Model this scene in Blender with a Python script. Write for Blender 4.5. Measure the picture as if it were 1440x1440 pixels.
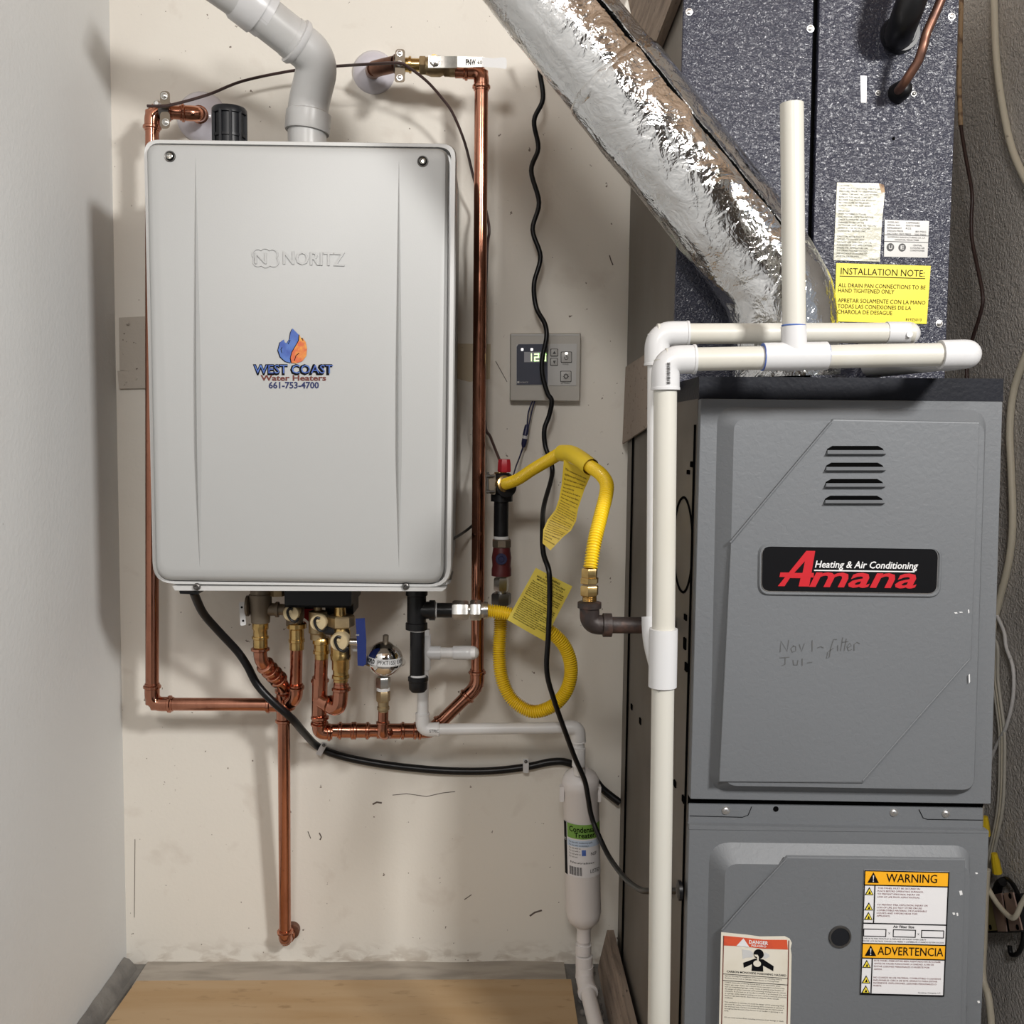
import bpy, math, random
from mathutils import Vector, Matrix, noise
random.seed(7)
C = bpy.context.scene.collection
for o in list(bpy.data.objects): bpy.data.objects.remove(o)
V = Vector
# ------------------------------------------------------------------ camera
F = 1400.0
EYE = V((0, 0, 0.984))
cam_d = bpy.data.cameras.new('camera'); cam = bpy.data.objects.new('camera', cam_d); C.objects.link(cam)
cam_d.sensor_width = 36; cam_d.lens = 36 * F / 1440; cam_d.clip_start = 0.02
RC = (Matrix.Rotation(math.radians(-1.39), 3, 'Z') @ Matrix.Rotation(math.radians(90 - 4.37), 3, 'X')
      @ Matrix.Rotation(math.radians(0.69), 3, 'Z'))
cam.matrix_world = Matrix.Translation(EYE) @ RC.to_4x4()
bpy.context.scene.camera = cam
# ------------------------------------------------------------------ world, lamps, exposure
sc = bpy.context.scene
sc.view_settings.view_transform = 'Standard'; sc.view_settings.look = 'None'
sc.view_settings.gamma = 1.0; sc.view_settings.exposure = 0.0; sc.view_settings.use_curve_mapping = False
w = bpy.data.worlds.new('world'); sc.world = w; w.use_nodes = True
w.node_tree.nodes['Background'].inputs[0].default_value = (0.84, 0.90, 1.0, 1)
w.node_tree.nodes['Background'].inputs[1].default_value = 0.38
def area(name, loc, tgt, sx, sy, power, col):
    l = bpy.data.lights.new(name, 'AREA'); l.shape = 'RECTANGLE'; l.size = sx; l.size_y = sy
    l.energy = power; l.color = col
    o = bpy.data.objects.new(name, l); C.objects.link(o); o.location = loc
    o.rotation_euler = (V(tgt) - V(loc)).to_track_quat('-Z', 'Y').to_euler()
    return o
area('garage_lamp_right', (1.08, -0.33, 1.88), (0.0, 1.8, 0.1), 0.24, 0.24, 43, (1.0, 0.98, 0.95))
area('garage_lamp_left', (-0.22, -1.05, 2.10), (0.25, 1.8, -0.3), 0.42, 0.28, 20, (1.0, 0.97, 0.94))
# ------------------------------------------------------------------ pixel -> world measurement helpers
def ray(px, py): return (RC @ V(((px - 720) / F, (720 - py) / F, -1.0)))
def P(px, py, Y):
    d = ray(px, py); return EYE + d * (Y / d.y)
def PX(px, py, X):
    d = ray(px, py); return EYE + d * (X / d.x)
def PZ(px, py, z):
    d = ray(px, py); return EYE + d * ((z - EYE.z) / d.z)
def S(n, Y): return n * Y / F
# ------------------------------------------------------------------ materials
MATS = {}
def mat(name, col, rough=0.5, metal=0.0, bump=None, var=None, rvar=None, emit=None, coat=0.0, spec=None, voro=None, streak=None, specks=None, dirt=None):
    m = bpy.data.materials.new(name); m.use_nodes = True; nt = m.node_tree; N = nt.nodes; L = nt.links
    b = N['Principled BSDF']
    b.inputs['Base Color'].default_value = (*col, 1); b.inputs['Roughness'].default_value = rough
    b.inputs['Metallic'].default_value = metal; b.inputs['Coat Weight'].default_value = coat
    if spec is not None: b.inputs['Specular IOR Level'].default_value = spec
    if emit: b.inputs['Emission Color'].default_value = (*emit[0], 1); b.inputs['Emission Strength'].default_value = emit[1]
    tc = N.new('ShaderNodeTexCoord'); out = None
    def noi(scale, det=4, dist=0.0, st=None):
        n = N.new('ShaderNodeTexNoise'); n.inputs['Scale'].default_value = scale; n.inputs['Detail'].default_value = det
        n.inputs['Distortion'].default_value = dist
        if st:
            mp = N.new('ShaderNodeMapping'); mp.inputs['Scale'].default_value = st
            L.new(tc.outputs['Object'], mp.inputs[0]); L.new(mp.outputs[0], n.inputs['Vector'])
        else: L.new(tc.outputs['Object'], n.inputs['Vector'])
        return n.outputs['Fac']
    def mix(fac, a, c2):
        x = N.new('ShaderNodeMix'); x.data_type = 'RGBA'; L.new(fac, x.inputs[0])
        if isinstance(a, tuple): x.inputs[6].default_value = (*a, 1)
        else: L.new(a, x.inputs[6])
        x.inputs[7].default_value = (*c2, 1); return x.outputs[2]
    def ramp(fac, lo, hi, top=1.0):
        r = N.new('ShaderNodeMapRange'); r.inputs[1].default_value = lo; r.inputs[2].default_value = hi
        r.inputs[4].default_value = top; L.new(fac, r.inputs[0]); return r.outputs[0]
    cur = col
    for vv in (var if isinstance(var, list) else [var] if var else []):
        sc_, c2, lo, hi, top = vv[:5]; st = vv[5] if len(vv) > 5 else None
        cur = mix(ramp(noi(sc_, 5, 0.3, st), lo, hi, top), cur, c2)
    if specks:
        sc_, c2, lo, hi = specks
        cur = mix(ramp(noi(sc_, 3, 0), lo, hi), cur, c2)
    if dirt:                                     # grime that sits along the wall foot
        z0, z1, c2 = dirt; sx = N.new('ShaderNodeSeparateXYZ'); L.new(tc.outputs['Object'], sx.inputs[0])
        hgt = ramp(sx.outputs[2], z1, z0); mu = N.new('ShaderNodeMath'); mu.operation = 'MULTIPLY'
        L.new(hgt, mu.inputs[0]); L.new(ramp(noi(28, 5, .5, (1, 1, 2)), 0.46, 0.62), mu.inputs[1]); cur = mix(mu.outputs[0], cur, c2)
    if not isinstance(cur, tuple): L.new(cur, b.inputs['Base Color'])
    if rvar: 
        L.new(ramp(noi(rvar[0], 4), 0.3, 0.7, 1.0), (mr := N.new('ShaderNodeMapRange')).inputs[0])
        mr.inputs[3].default_value = rvar[1]; mr.inputs[4].default_value = rvar[2]; L.new(mr.outputs[0], b.inputs['Roughness'])
    nrm = None
    for bb in (bump if isinstance(bump, list) else [bump] if bump else []):
        bn = N.new('ShaderNodeBump'); bn.inputs['Strength'].default_value = bb[1]; bn.inputs['Distance'].default_value = bb[2]
        L.new(noi(bb[0], bb[3] if len(bb) > 3 else 4, bb[4] if len(bb) > 4 else 0, bb[5] if len(bb) > 5 else None), bn.inputs['Height'])
        if nrm: L.new(nrm, bn.inputs['Normal'])
        nrm = bn.outputs[0]
    if voro:
        vn = N.new('ShaderNodeTexVoronoi'); vn.feature = voro[3] if len(voro) > 3 else 'F1'; vn.inputs['Scale'].default_value = voro[0]
        nz = N.new('ShaderNodeTexNoise'); nz.inputs['Scale'].default_value = voro[0] * 0.7
        L.new(tc.outputs['Object'], nz.inputs['Vector'])
        va = N.new('ShaderNodeVectorMath'); va.operation = 'MULTIPLY_ADD'
        L.new(nz.outputs['Color'], va.inputs[0]); va.inputs[1].default_value = (1.2 / voro[0],) * 3
        L.new(tc.outputs['Object'], va.inputs[2]); L.new(va.outputs[0], vn.inputs['Vector'])
        bn = N.new('ShaderNodeBump'); bn.inputs['Strength'].default_value = voro[1]; bn.inputs['Distance'].default_value = voro[2]
        L.new(vn.outputs['Distance'], bn.inputs['Height'])
        if nrm: L.new(nrm, bn.inputs['Normal'])
        nrm = bn.outputs[0]
    if nrm: L.new(nrm, b.inputs['Normal'])
    MATS[name] = m; return m
WALL = (0.78, 0.745, 0.675)
mat('wall_paint', WALL, 0.62, bump=[(9, 0.25, 0.004), (170, 0.22, 0.0012)],
    var=[(2.2, (0.70, 0.65, 0.585), 0.5, 0.75, 0.7), (14, (0.62, 0.56, 0.49), 0.62, 0.75, 0.5)], specks=(95, (0.20, 0.16, 0.13), 0.725, 0.745), dirt=(0.05, 0.10, (0.50, 0.44, 0.37)))
mat('left_wall_paint', (0.70, 0.71, 0.705), 0.6, bump=[(120, 0.45, 0.0014), (8, 0.2, 0.004)],
    var=[(3, (0.65, 0.645, 0.63), 0.5, 0.75, 0.6)], specks=(60, (0.14, 0.12, 0.11), 0.775, 0.79))
mat('right_wall_paint', (0.60, 0.575, 0.55), 0.6, bump=[(250, 1.0, 0.004, 2), (60, 0.5, 0.004)],
    var=[(6, (0.52, 0.50, 0.475), 0.45, 0.7, 0.7)])
mat('ceiling_wood', (0.46, 0.32, 0.21), 0.7, bump=(60, 0.2, 0.002), var=[(5, (0.28, 0.16, 0.08), 0.4, 0.7, 0.9, (6, .6, 6))])
mat('front_wall', (0.20, 0.155, 0.115), 0.7, var=[(3, (0.10, 0.08, 0.065), 0.4, 0.7, 0.9)])
mat('concrete', (0.20, 0.19, 0.175), 0.85, bump=[(40, 0.6, 0.006), (220, 0.4, 0.002)], var=[(12, (0.10, 0.095, 0.09), 0.45, 0.65, 0.9)])
mat('ledge', (0.40, 0.36, 0.31), 0.8, bump=[(35, 0.5, 0.003)], var=[(9, (0.26, 0.235, 0.20), 0.45, 0.7, 0.9, (1, 4, 4))])
mat('plywood', (0.44, 0.305, 0.17), 0.55, bump=[(30, 0.2, 0.001, 4, 0, (1, 8, 8))],
    var=[(6, (0.38, 0.24, 0.11), 0.42, 0.72, 0.8, (0.6, 5, 5)), (25, (0.27, 0.17, 0.08), 0.62, 0.74, 0.7, (1, 3, 3))])
mat('old_wood', (0.30, 0.235, 0.185), 0.8, bump=[(60, 0.5, 0.003, 4, 0, (6, 0.6, 6))],
    var=[(10, (0.13, 0.095, 0.075), 0.42, 0.7, 0.9, (6, 0.7, 6)), (60, (0.06, 0.045, 0.04), 0.64, 0.72, 1.0, (4, 1, 4))])
mat('heater_paint', (0.47, 0.475, 0.47), 0.42, 0.12, bump=(420, 0.12, 0.0006, 2), var=[(2.0, (0.45, 0.455, 0.45), 0.4, 0.7, 0.6)])
mat('heater_side_shaded', (0.16, 0.16, 0.155), 0.4, 0.3)  # casing grey made darker: the shade on the heater's side is in the colour
mat('heater_rim', (0.62, 0.62, 0.61), 0.33, 0.1)
mat('copper', (0.56, 0.255, 0.17), 0.15, 1.0, var=[(35, (0.40, 0.17, 0.11), 0.42, 0.7, 0.8, (1, 1, 0.3)), (90, (0.32, 0.13, 0.09), 0.6, 0.75, 0.6)], bump=(60, 0.06, 0.001), rvar=(30, 0.10, 0.24))
mat('brown_copper', (0.25, 0.125, 0.085), 0.42, 0.85, var=[(40, (0.10, 0.055, 0.045), 0.4, 0.7, 0.9)])
mat('brass', (0.66, 0.46, 0.19), 0.24, 1.0, var=[(45, (0.38, 0.25, 0.09), 0.45, 0.7, 0.8)], bump=(120, 0.1, 0.001))
mat('dull_brass', (0.44, 0.34, 0.20), 0.45, 0.9, var=[(45, (0.25, 0.18, 0.10), 0.45, 0.7, 0.8)], bump=(160, 0.15, 0.001))
mat('bronze', (0.20, 0.165, 0.125), 0.5, 0.7, bump=(200, 0.2, 0.001))
mat('cap_tan', (0.62, 0.50, 0.30), 0.5, 0.35)
mat('steel', (0.58, 0.57, 0.54), 0.28, 1.0, bump=(150, 0.1, 0.001), var=[(60, (0.33, 0.32, 0.30), 0.45, 0.7, 0.7)])
mat('dark_steel', (0.15, 0.145, 0.14), 0.36, 0.9, bump=(120, 0.15, 0.001))
mat('chrome', (0.80, 0.79, 0.77), 0.05, 1.0)
mat('zinc', (0.72, 0.71, 0.70), 0.3, 1.0)
mat('black_iron', (0.007, 0.007, 0.008), 0.34, 0.0, spec=0.35, bump=(140, 0.25, 0.001), rvar=(60, 0.28, 0.5))
mat('rusty_iron', (0.035, 0.026, 0.024), 0.5, 0.2, bump=(150, 0.4, 0.0015), var=[(50, (0.10, 0.05, 0.035), 0.5, 0.68, 0.8)])
mat('black_rubber', (0.005, 0.005, 0.006), 0.36, spec=0.35, bump=(200, 0.1, 0.0005))
mat('black_plastic', (0.008, 0.009, 0.012), 0.36, spec=0.35)
mat('black_hole', (0.003, 0.003, 0.003), 0.9, spec=0.0)
mat('black_ink', (0.004, 0.004, 0.005), 0.6, spec=0.1)
mat('grey_ink', (0.10, 0.10, 0.10), 0.6, spec=0.1)
mat('dark_red_ink', (0.16, 0.035, 0.04), 0.6)
mat('navy_ink', (0.012, 0.02, 0.10), 0.45)
mat('blue_print', (0.05, 0.10, 0.38), 0.4, var=[(60, (0.10, 0.20, 0.52), 0.4, 0.6, 0.8)])
mat('orange_print', (0.62, 0.13, 0.05), 0.4, var=[(55, (0.80, 0.40, 0.06), 0.42, 0.6, 1.0)])
mat('red_print', (0.48, 0.012, 0.02), 0.4)
mat('brown_ink', (0.14, 0.025, 0.015), 0.5)
mat('white_print', (0.68, 0.68, 0.68), 0.5)
mat('pvc_white', (0.74, 0.735, 0.73), 0.36, bump=(300, 0.05, 0.0004), var=[(7, (0.66, 0.65, 0.64), 0.5, 0.75, 0.6)])
mat('pvc_grey', (0.53, 0.53, 0.525), 0.34, var=[(14, (0.45, 0.445, 0.43), 0.45, 0.75, 0.7)], specks=(45, (0.20, 0.19, 0.18), 0.74, 0.79))
mat('pvc_clean', (0.60, 0.60, 0.605), 0.30, var=[(18, (0.59, 0.59, 0.585), 0.5, 0.75, 0.6)])
mat('pvc_cream', (0.57, 0.555, 0.50), 0.36, var=[(16, (0.53, 0.50, 0.42), 0.45, 0.75, 0.7, (1, 1, 0.25))], specks=(40, (0.12, 0.11, 0.10), 0.735, 0.77))
mat('treater_plastic', (0.74, 0.71, 0.70), 0.40, var=[(9, (0.68, 0.65, 0.63), 0.5, 0.75, 0.5)])
mat('escutcheon', (0.64, 0.62, 0.68), 0.22, coat=0.3)
mat('yellow_hose', (0.83, 0.57, 0.012), 0.38, coat=0.1)
mat('yellow_hose_ink', (0.14, 0.07, 0.01), 0.6)
mat('yellow_tag', (0.80, 0.58, 0.03), 0.45, var=[(18, (0.66, 0.47, 0.04), 0.45, 0.7, 0.7)])
mat('pale_tag', (0.78, 0.64, 0.10), 0.45, var=[(14, (0.70, 0.52, 0.06), 0.45, 0.65, 0.9)])
mat('yellow_label', (0.74, 0.62, 0.01), 0.45, var=[(25, (0.66, 0.53, 0.01), 0.5, 0.7, 0.7)])
mat('amber_label', (0.86, 0.41, 0.012), 0.45)
mat('icon_yellow', (0.85, 0.68, 0.06), 0.5)
mat('white_label', (0.72, 0.71, 0.72), 0.42)
mat('old_label', (0.43, 0.42, 0.34), 0.33, bump=[(60, 0.5, 0.003)], var=[(25, (0.52, 0.50, 0.38), 0.5, 0.7, 0.7)])
mat('stained_plate', (0.44, 0.43, 0.41), 0.3, var=[(50, (0.40, 0.29, 0.20), 0.62, 0.72, 0.8)])
mat('cream_label', (0.66, 0.62, 0.53), 0.45, var=[(20, (0.58, 0.53, 0.42), 0.5, 0.75, 0.6)])
mat('danger_red', (0.58, 0.08, 0.03), 0.5, var=[(60, (0.45, 0.06, 0.03), 0.5, 0.7, 0.7)])
mat('green_label', (0.17, 0.34, 0.06), 0.45)
mat('pale_blue_label', (0.50, 0.60, 0.74), 0.45)
mat('furnace_paint', (0.138, 0.146, 0.156), 0.52, 0.05, bump=[(160, 0.30, 0.0012, 3, 0.6)], var=[(4, (0.127, 0.134, 0.143), 0.4, 0.7, 0.6)])
mat('furnace_top', (0.009, 0.010, 0.015), 0.45, spec=0.2, bump=(200, 0.3, 0.001))
mat('coil_paint', (0.030, 0.032, 0.050), 0.25, 0.0, spec=0.5, bump=[(140, 0.6, 0.004, 2, 1.6, (1, 1, 1.5)), (300, 0.3, 0.0015)])
mat('side_metal', (0.155, 0.14, 0.122), 0.5, 0.3, bump=(50, 0.08, 0.001), var=[(7, (0.115, 0.098, 0.083), 0.4, 0.7, 0.8)])
mat('foil', (0.70, 0.70, 0.70), 0.11, 1.0, bump=[(26, 0.35, 0.008, 3, 1.8), (90, 0.25, 0.003, 3, 2.0)])
mat('tape', (0.68, 0.68, 0.68), 0.17, 1.0, bump=[(60, 0.5, 0.004, 4, 1.5)])
mat('red_knob', (0.32, 0.012, 0.02), 0.35)
mat('dark_red', (0.09, 0.012, 0.014), 0.4)
mat('blue_handle', (0.010, 0.024, 0.14), 0.4)
mat('controller_case', (0.47, 0.45, 0.41), 0.4)
mat('controller_face', (0.52, 0.52, 0.51), 0.38)
mat('screen', (0.10, 0.11, 0.145), 0.12, coat=0.5)
mat('screen_window', (0.42, 0.43, 0.47), 0.2)
mat('digit', (0.6, 0.9, 0.4), 0.4, emit=((0.72, 1.0, 0.45), 1.6))
mat('led', (1, 1, 1), 0.4, emit=((1.0, 0.95, 0.9), 2.2))
mat('navy_plastic', (0.012, 0.014, 0.06), 0.4)
mat('cable_cream', (0.62, 0.58, 0.47), 0.5, specks=(60, (0.25, 0.22, 0.17), 0.72, 0.78))
mat('cable_grey', (0.50, 0.485, 0.43), 0.5)
mat('cable_white', (0.66, 0.66, 0.66), 0.5, specks=(70, (0.12, 0.11, 0.10), 0.62, 0.7))
mat('rust_wire', (0.42, 0.29, 0.17), 0.7, var=[(70, (0.14, 0.08, 0.05), 0.5, 0.6, 0.9)])
mat('brown_wire', (0.045, 0.024, 0.022), 0.45)
mat('wire_nut', (0.78, 0.56, 0.02), 0.42)
mat('bracket_pink', (0.42, 0.30, 0.26), 0.4, 0.7)
mat('bracket_gold', (0.62, 0.54, 0.24), 0.35, 0.7)
mat('painted_hinge', (0.50, 0.455, 0.395), 0.6, bump=(120, 0.6, 0.002), specks=(120, (0.10, 0.07, 0.05), 0.68, 0.73))
mat('kraft', (0.34, 0.28, 0.235), 0.8, var=[(50, (0.17, 0.13, 0.11), 0.6, 0.7, 0.9, (1, 1, 3))], bump=(70, 0.5, 0.002))
mat('scuff', (0.12, 0.095, 0.08), 0.8)
mat('beige_patch', (0.62, 0.53, 0.38), 0.65, specks=(160, (0.35, 0.28, 0.18), 0.66, 0.72))
# ------------------------------------------------------------------ mesh builder
LOC = {}
class MB:
    def __init__(s): s.v = []; s.f = []; s.sm = []
    def add(s, vs, fs, smooth=True):
        b = len(s.v); s.v += [V(x) for x in vs]; s.f += [tuple(b + i for i in f) for f in fs]; s.sm += [smooth] * len(fs); return s
    def loops(s, ls, cap0=True, cap1=True, smooth=True, closed=True):
        n = len(ls[0]); vs = [p for l in ls for p in l]; fs = []
        for k in range(len(ls) - 1):
            for i in range(n if closed else n - 1):
                j = (i + 1) % n; fs.append((k*n+i, k*n+j, (k+1)*n+j, (k+1)*n+i))
        if cap0: fs.append(tuple(range(n - 1, -1, -1)))
        if cap1: fs.append(tuple((len(ls)-1)*n + i for i in range(n)))
        return s.add(vs, fs, smooth)
    def tube(s, pts, r, seg=12, cap=True, sy=1.0):
        pts = [V(p) for p in pts]; n = len(pts); rs = r if isinstance(r, list) else [r] * n
        T = [(pts[min(i+1, n-1)] - pts[max(i-1, 0)]).normalized() for i in range(n)]
        u = T[0].orthogonal().normalized(); ls = []
        if sy != 1.0: u = (V((0, -1, 0)) - T[0] * (-T[0].y)).normalized()
        for i in range(n):
            u = (u - T[i] * u.dot(T[i])).normalized(); w_ = T[i].cross(u)
            ls.append([pts[i] + (u * math.cos(a) * sy + w_ * math.sin(a)) * rs[i] for a in (2*math.pi*k/seg for k in range(seg))])
        return s.loops(ls, cap, cap)
    def lathe(s, p, ax, prof, seg=20, cap=True):
        p = V(p); ax = V(ax).normalized(); u = ax.orthogonal().normalized(); w_ = ax.cross(u)
        ls = [[p + ax * t + (u * math.cos(a) + w_ * math.sin(a)) * r for a in (2*math.pi*(k+0.5)/seg for k in range(seg))] for t, r in prof]
        return s.loops(ls, cap, cap)
    def hexa(s, p, ax, t0, t1, r, seg=6):
        c = (t1 - t0) * 0.12
        return s.lathe(p, ax, [(t0, r*0.9), (t0+c, r), (t1-c, r), (t1, r*0.9)], seg)
    def box(s, lo, hi, bev=0.0):
        lo = V(lo); hi = V(hi); b = bev
        def rect(z, i): return [V((lo.x+i, lo.y+i, z)), V((hi.x-i, lo.y+i, z)), V((hi.x-i, hi.y-i, z)), V((lo.x+i, hi.y-i, z))]
        if b: return s.loops([rect(lo.z, b), rect(lo.z+b, 0), rect(hi.z-b, 0), rect(hi.z, b)], smooth=False)
        return s.loops([rect(lo.z, 0), rect(hi.z, 0)], smooth=False)
    def slab(s, pts, d, smooth=False):          # polygon extruded along vector d
        d = V(d); pts = [V(p) for p in pts]
        return s.loops([pts, [p + d for p in pts]], smooth=smooth)
    def ribbon(s, pts, wd, nrm=(0, -1, 0)):      # flat stroke lying on a surface
        nrm = V(nrm); pts = [V(p) for p in pts]; a = []; b = []; n = len(pts)
        for i in range(n):
            t = (pts[min(i+1, n-1)] - pts[max(i-1, 0)]).normalized(); q = t.cross(nrm).normalized() * wd / 2
            a.append(pts[i] + q); b.append(pts[i] - q)
        for i in range(n - 1): s.add([a[i], a[i+1], b[i+1], b[i]], [(0, 1, 2, 3)], False)
        return s
    def build(s, name, m, parent=None, sharp=38):
        off = LOC[parent] if parent else None
        if off is None:
            lo = [min(v[i] for v in s.v) for i in range(3)]; hi = [max(v[i] for v in s.v) for i in range(3)]
            off = V(((lo[0]+hi[0])/2, (lo[1]+hi[1])/2, lo[2]))
        me = bpy.data.meshes.new(name); me.from_pydata([v - off for v in s.v], [], s.f); 
        me.polygons.foreach_set('use_smooth', s.sm); me.update()
        import bmesh
        bm = bmesh.new(); bm.from_mesh(me); bmesh.ops.recalc_face_normals(bm, faces=bm.faces); bm.to_mesh(me); bm.free()
        me.set_sharp_from_angle(angle=math.radians(sharp))
        me.materials.append(MATS[m])
        o = bpy.data.objects.new(name, me); C.objects.link(o)
        if parent: o.parent = parent; LOC[o] = off
        else: o.location = off; LOC[o] = off
        return o
def thing(name, label, cat, loc, group=None):
    o = bpy.data.objects.new(name, None); C.objects.link(o); o.empty_display_size = 0.02
    o.location = loc; LOC[o] = V(loc); o['label'] = label; o['category'] = cat
    if group: o['group'] = group
    return o
def tag(o, label, cat, group=None):
    o['label'] = label; o['category'] = cat
    if group: o['group'] = group
    return o
def struct(o): o['kind'] = 'structure'; return o
def lab(o, l): o['label'] = l; return o
def cr(pts, n=6):                                # Catmull-Rom through points
    pts = [V(p) for p in pts]; out = []
    for i in range(len(pts) - 1):
        a, b, c, d = pts[max(i-1, 0)], pts[i], pts[i+1], pts[min(i+2, len(pts)-1)]
        for k in range(n):
            t = k / n
            out.append(0.5*((2*b) + (c-a)*t + (2*a-5*b+4*c-d)*t*t + (3*b-a-3*c+d)*t**3))
    return out + [pts[-1]]
def fillet(pts, rad, n=7):
    pts = [V(p) for p in pts]; out = [pts[0]]
    for i in range(1, len(pts) - 1):
        a = (pts[i-1]-pts[i]); b = (pts[i+1]-pts[i]); r = min(rad, a.length*0.49, b.length*0.49)
        p0 = pts[i] + a.normalized()*r; p1 = pts[i] + b.normalized()*r
        for k in range(n + 1):
            t = k/n; out.append(p0*(1-t)**2 + pts[i]*2*t*(1-t) + p1*t*t)
    return out + [pts[-1]]
def resample(pts, step):
    out = [pts[0]]; acc = 0.0
    for a, b in zip(pts, pts[1:]):
        L = (b-a).length; t = step - acc
        while t <= L: out.append(a + (b-a)*(t/L)); t += step
        acc = L - (t - step)
    return out
def rq(c, r, n=6):                               # rounded quad, px corners TL TR BR BL, per-corner radius allowed
    rs = r if isinstance(r, (list, tuple)) else [r]*4; out = []
    c = [V((x, y, 0)) for x, y in c]
    for i in range(4):
        p = c[i]; a = (c[i-1]-p).normalized(); b = (c[(i+1) % 4]-p).normalized()
        p0 = p + a*rs[i]; p1 = p + b*rs[i]
        for k in range(n + 1):
            t = k/n; q = p0*(1-t)**2 + p*2*t*(1-t) + p1*t*t; q = q + (p - q)*0.0
            out.append((q.x, q.y))
    return out
def inset(c, l, t=None, r=None, b=None):
    t = l if t is None else t; r = l if r is None else r; b = l if b is None else b
    return [(c[0][0]+l, c[0][1]+t), (c[1][0]-r, c[1][1]+t), (c[2][0]-r, c[2][1]-b), (c[3][0]+l, c[3][1]-b)]
def W(pxs, Y, dy=0.0): return [P(x, y, Y) + V((0, dy, 0)) for x, y in pxs]
# text ------------------------------------------------------------------
fc = bpy.data.curves.new('lettering', 'FONT'); fo = bpy.data.objects.new('lettering', fc); C.objects.link(fo)
def textmesh(body, bold=0.0, shear=0.0, ext=0.0):
    fc.body = body; fc.size = 1; fc.offset = bold; fc.shear = shear; fc.extrude = ext; fc.resolution_u = 2
    bpy.context.view_layer.update()
    me = bpy.data.meshes.new_from_object(fo.evaluated_get(bpy.context.evaluated_depsgraph_get()))
    vs = [v.co.copy() for v in me.vertices]; fs = [tuple(p.vertices) for p in me.polygons]
    bpy.data.meshes.remove(me); return vs, fs
class Label:                                     # a sheet on a plane Y (or on a mapping function), uv 0..1, v downwards
    def __init__(s, c, Y=None, lift=0.0006, fn=None):
        s.c = c; s.Y = Y; s.lift = lift; s.fn = fn
        if fn is None:
            a = s.q(0, 0); s.asp = (s.q(1, 0)-a).length / (s.q(0, 1)-a).length
        else: s.asp = (fn(1, .5, 0)-fn(0, .5, 0)).length / (fn(.5, 1, 0)-fn(.5, 0, 0)).length
    def q(s, u, v, z=0.0):
        if s.fn: return s.fn(u, v, z)
        c = s.c; x = (c[0][0]*(1-u)+c[1][0]*u)*(1-v)+(c[3][0]*(1-u)+c[2][0]*u)*v
        y = (c[0][1]*(1-u)+c[1][1]*u)*(1-v)+(c[3][1]*(1-u)+c[2][1]*u)*v
        return P(x, y, s.Y) + V((0, -z, 0))
    def rect(s, mb, u0, v0, u1, v1, z, th=0.0004, n=1):
        for k in range(n):
            a = u0+(u1-u0)*k/n; b = u0+(u1-u0)*(k+1)/n
            mb.slab([s.q(a, v0, z), s.q(b, v0, z), s.q(b, v1, z), s.q(a, v1, z)], s.q(a, v0, z+th)-s.q(a, v0, z))
    def poly(s, mb, uv, z, th=0.0003):
        mb.slab([s.q(u, v, z) for u, v in uv], s.q(*uv[0], z+th)-s.q(*uv[0], z))
    def text(s, mb, body, u, v, h, z, w=None, bold=0.0, shear=0.0, ext=0.0, align='l', th=0.0):
        vs, fs = textmesh(body, bold, shear, ext)
        if not vs: return
        x0 = min(p.x for p in vs); x1 = max(p.x for p in vs); CH = 0.70
        nw = (x1-x0)/CH*h/s.asp
        if w is None: w = nw
        if align == 'c': u -= w/2
        if align == 'r': u -= w
        mb.add([s.q(u+(p.x-x0)/(x1-x0)*w, v+h-p.y/CH*h, z+(p.z+ext)/max(ext, 1e-6)*th/2) for p in vs], fs, False)
# ------------------------------------------------------------------ fittings
def screw(parent, p, r, m='zinc', nrm=(0, -1, 0), name='screw', slot=True):
    b = MB(); b.lathe(p, nrm, [(0, r*1.25), (r*0.2, r*1.25), (r*0.22, r*0.85), (r*0.75, r*0.8), (r*0.9, r*0.5)], 14)
    o = b.build(name, m, parent)
    return o
def dirn(a, b): return (V(b)-V(a)).normalized()
def bead(mb, p, ax, r):
    w_ = r*0.32; mb.lathe(V(p)-V(ax)*w_, ax, [(0, r*1.08), (w_*0.5, r*1.34), (w_*1.5, r*1.34), (w_*2, r*1.08)], 18)
def press_elbow(parent, p, a, b, r, L=None, m='copper', fr=None, name='elbow'):
    """p corner, a and b the neighbouring points"""
    p = V(p); da = dirn(p, a); db = dirn(p, b); L = L or r*2.9
    mb = MB(); mb.tube(fillet([p+da*L, p, p+db*L], fr or L*0.72, 8), r*1.13, 16)
    bead(mb, p+da*(L-r*0.5), da, r); bead(mb, p+db*(L-r*0.5), db, r)
    return mb.build(name, m, parent)
def coupling(parent, p, ax, L, r, m='copper', name='coupling'):
    mb = MB(); ax = V(ax).normalized(); p = V(p)
    mb.lathe(p-ax*L/2, ax, [(0, r*1.13), (L, r*1.13)], 18); bead(mb, p-ax*(L/2-r*0.4), ax, r); bead(mb, p+ax*(L/2-r*0.4), ax, r)
    return mb.build(name, m, parent)
def pipe(parent, pts, r, m, name='pipe', seg=16):
    return MB().tube(pts, r, seg).build(name, m, parent)
def socket_elbow(parent, p, a, b, r, L, m='pvc_clean', name='elbow', lip=1.22):
    p = V(p); da = dirn(p, a); db = dirn(p, b); mb = MB()
    mb.tube(fillet([p+da*L, p, p+db*L], L*0.75, 9), r*lip, 20)
    for d in (da, db): mb.lathe(p+d*(L-r*0.25), d, [(0, r*lip*1.0), (0.0006, r*lip*1.045), (r*0.25, r*lip*1.045), (r*0.27, r*1.02)], 20)
    return mb.build(name, m, parent)
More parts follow.
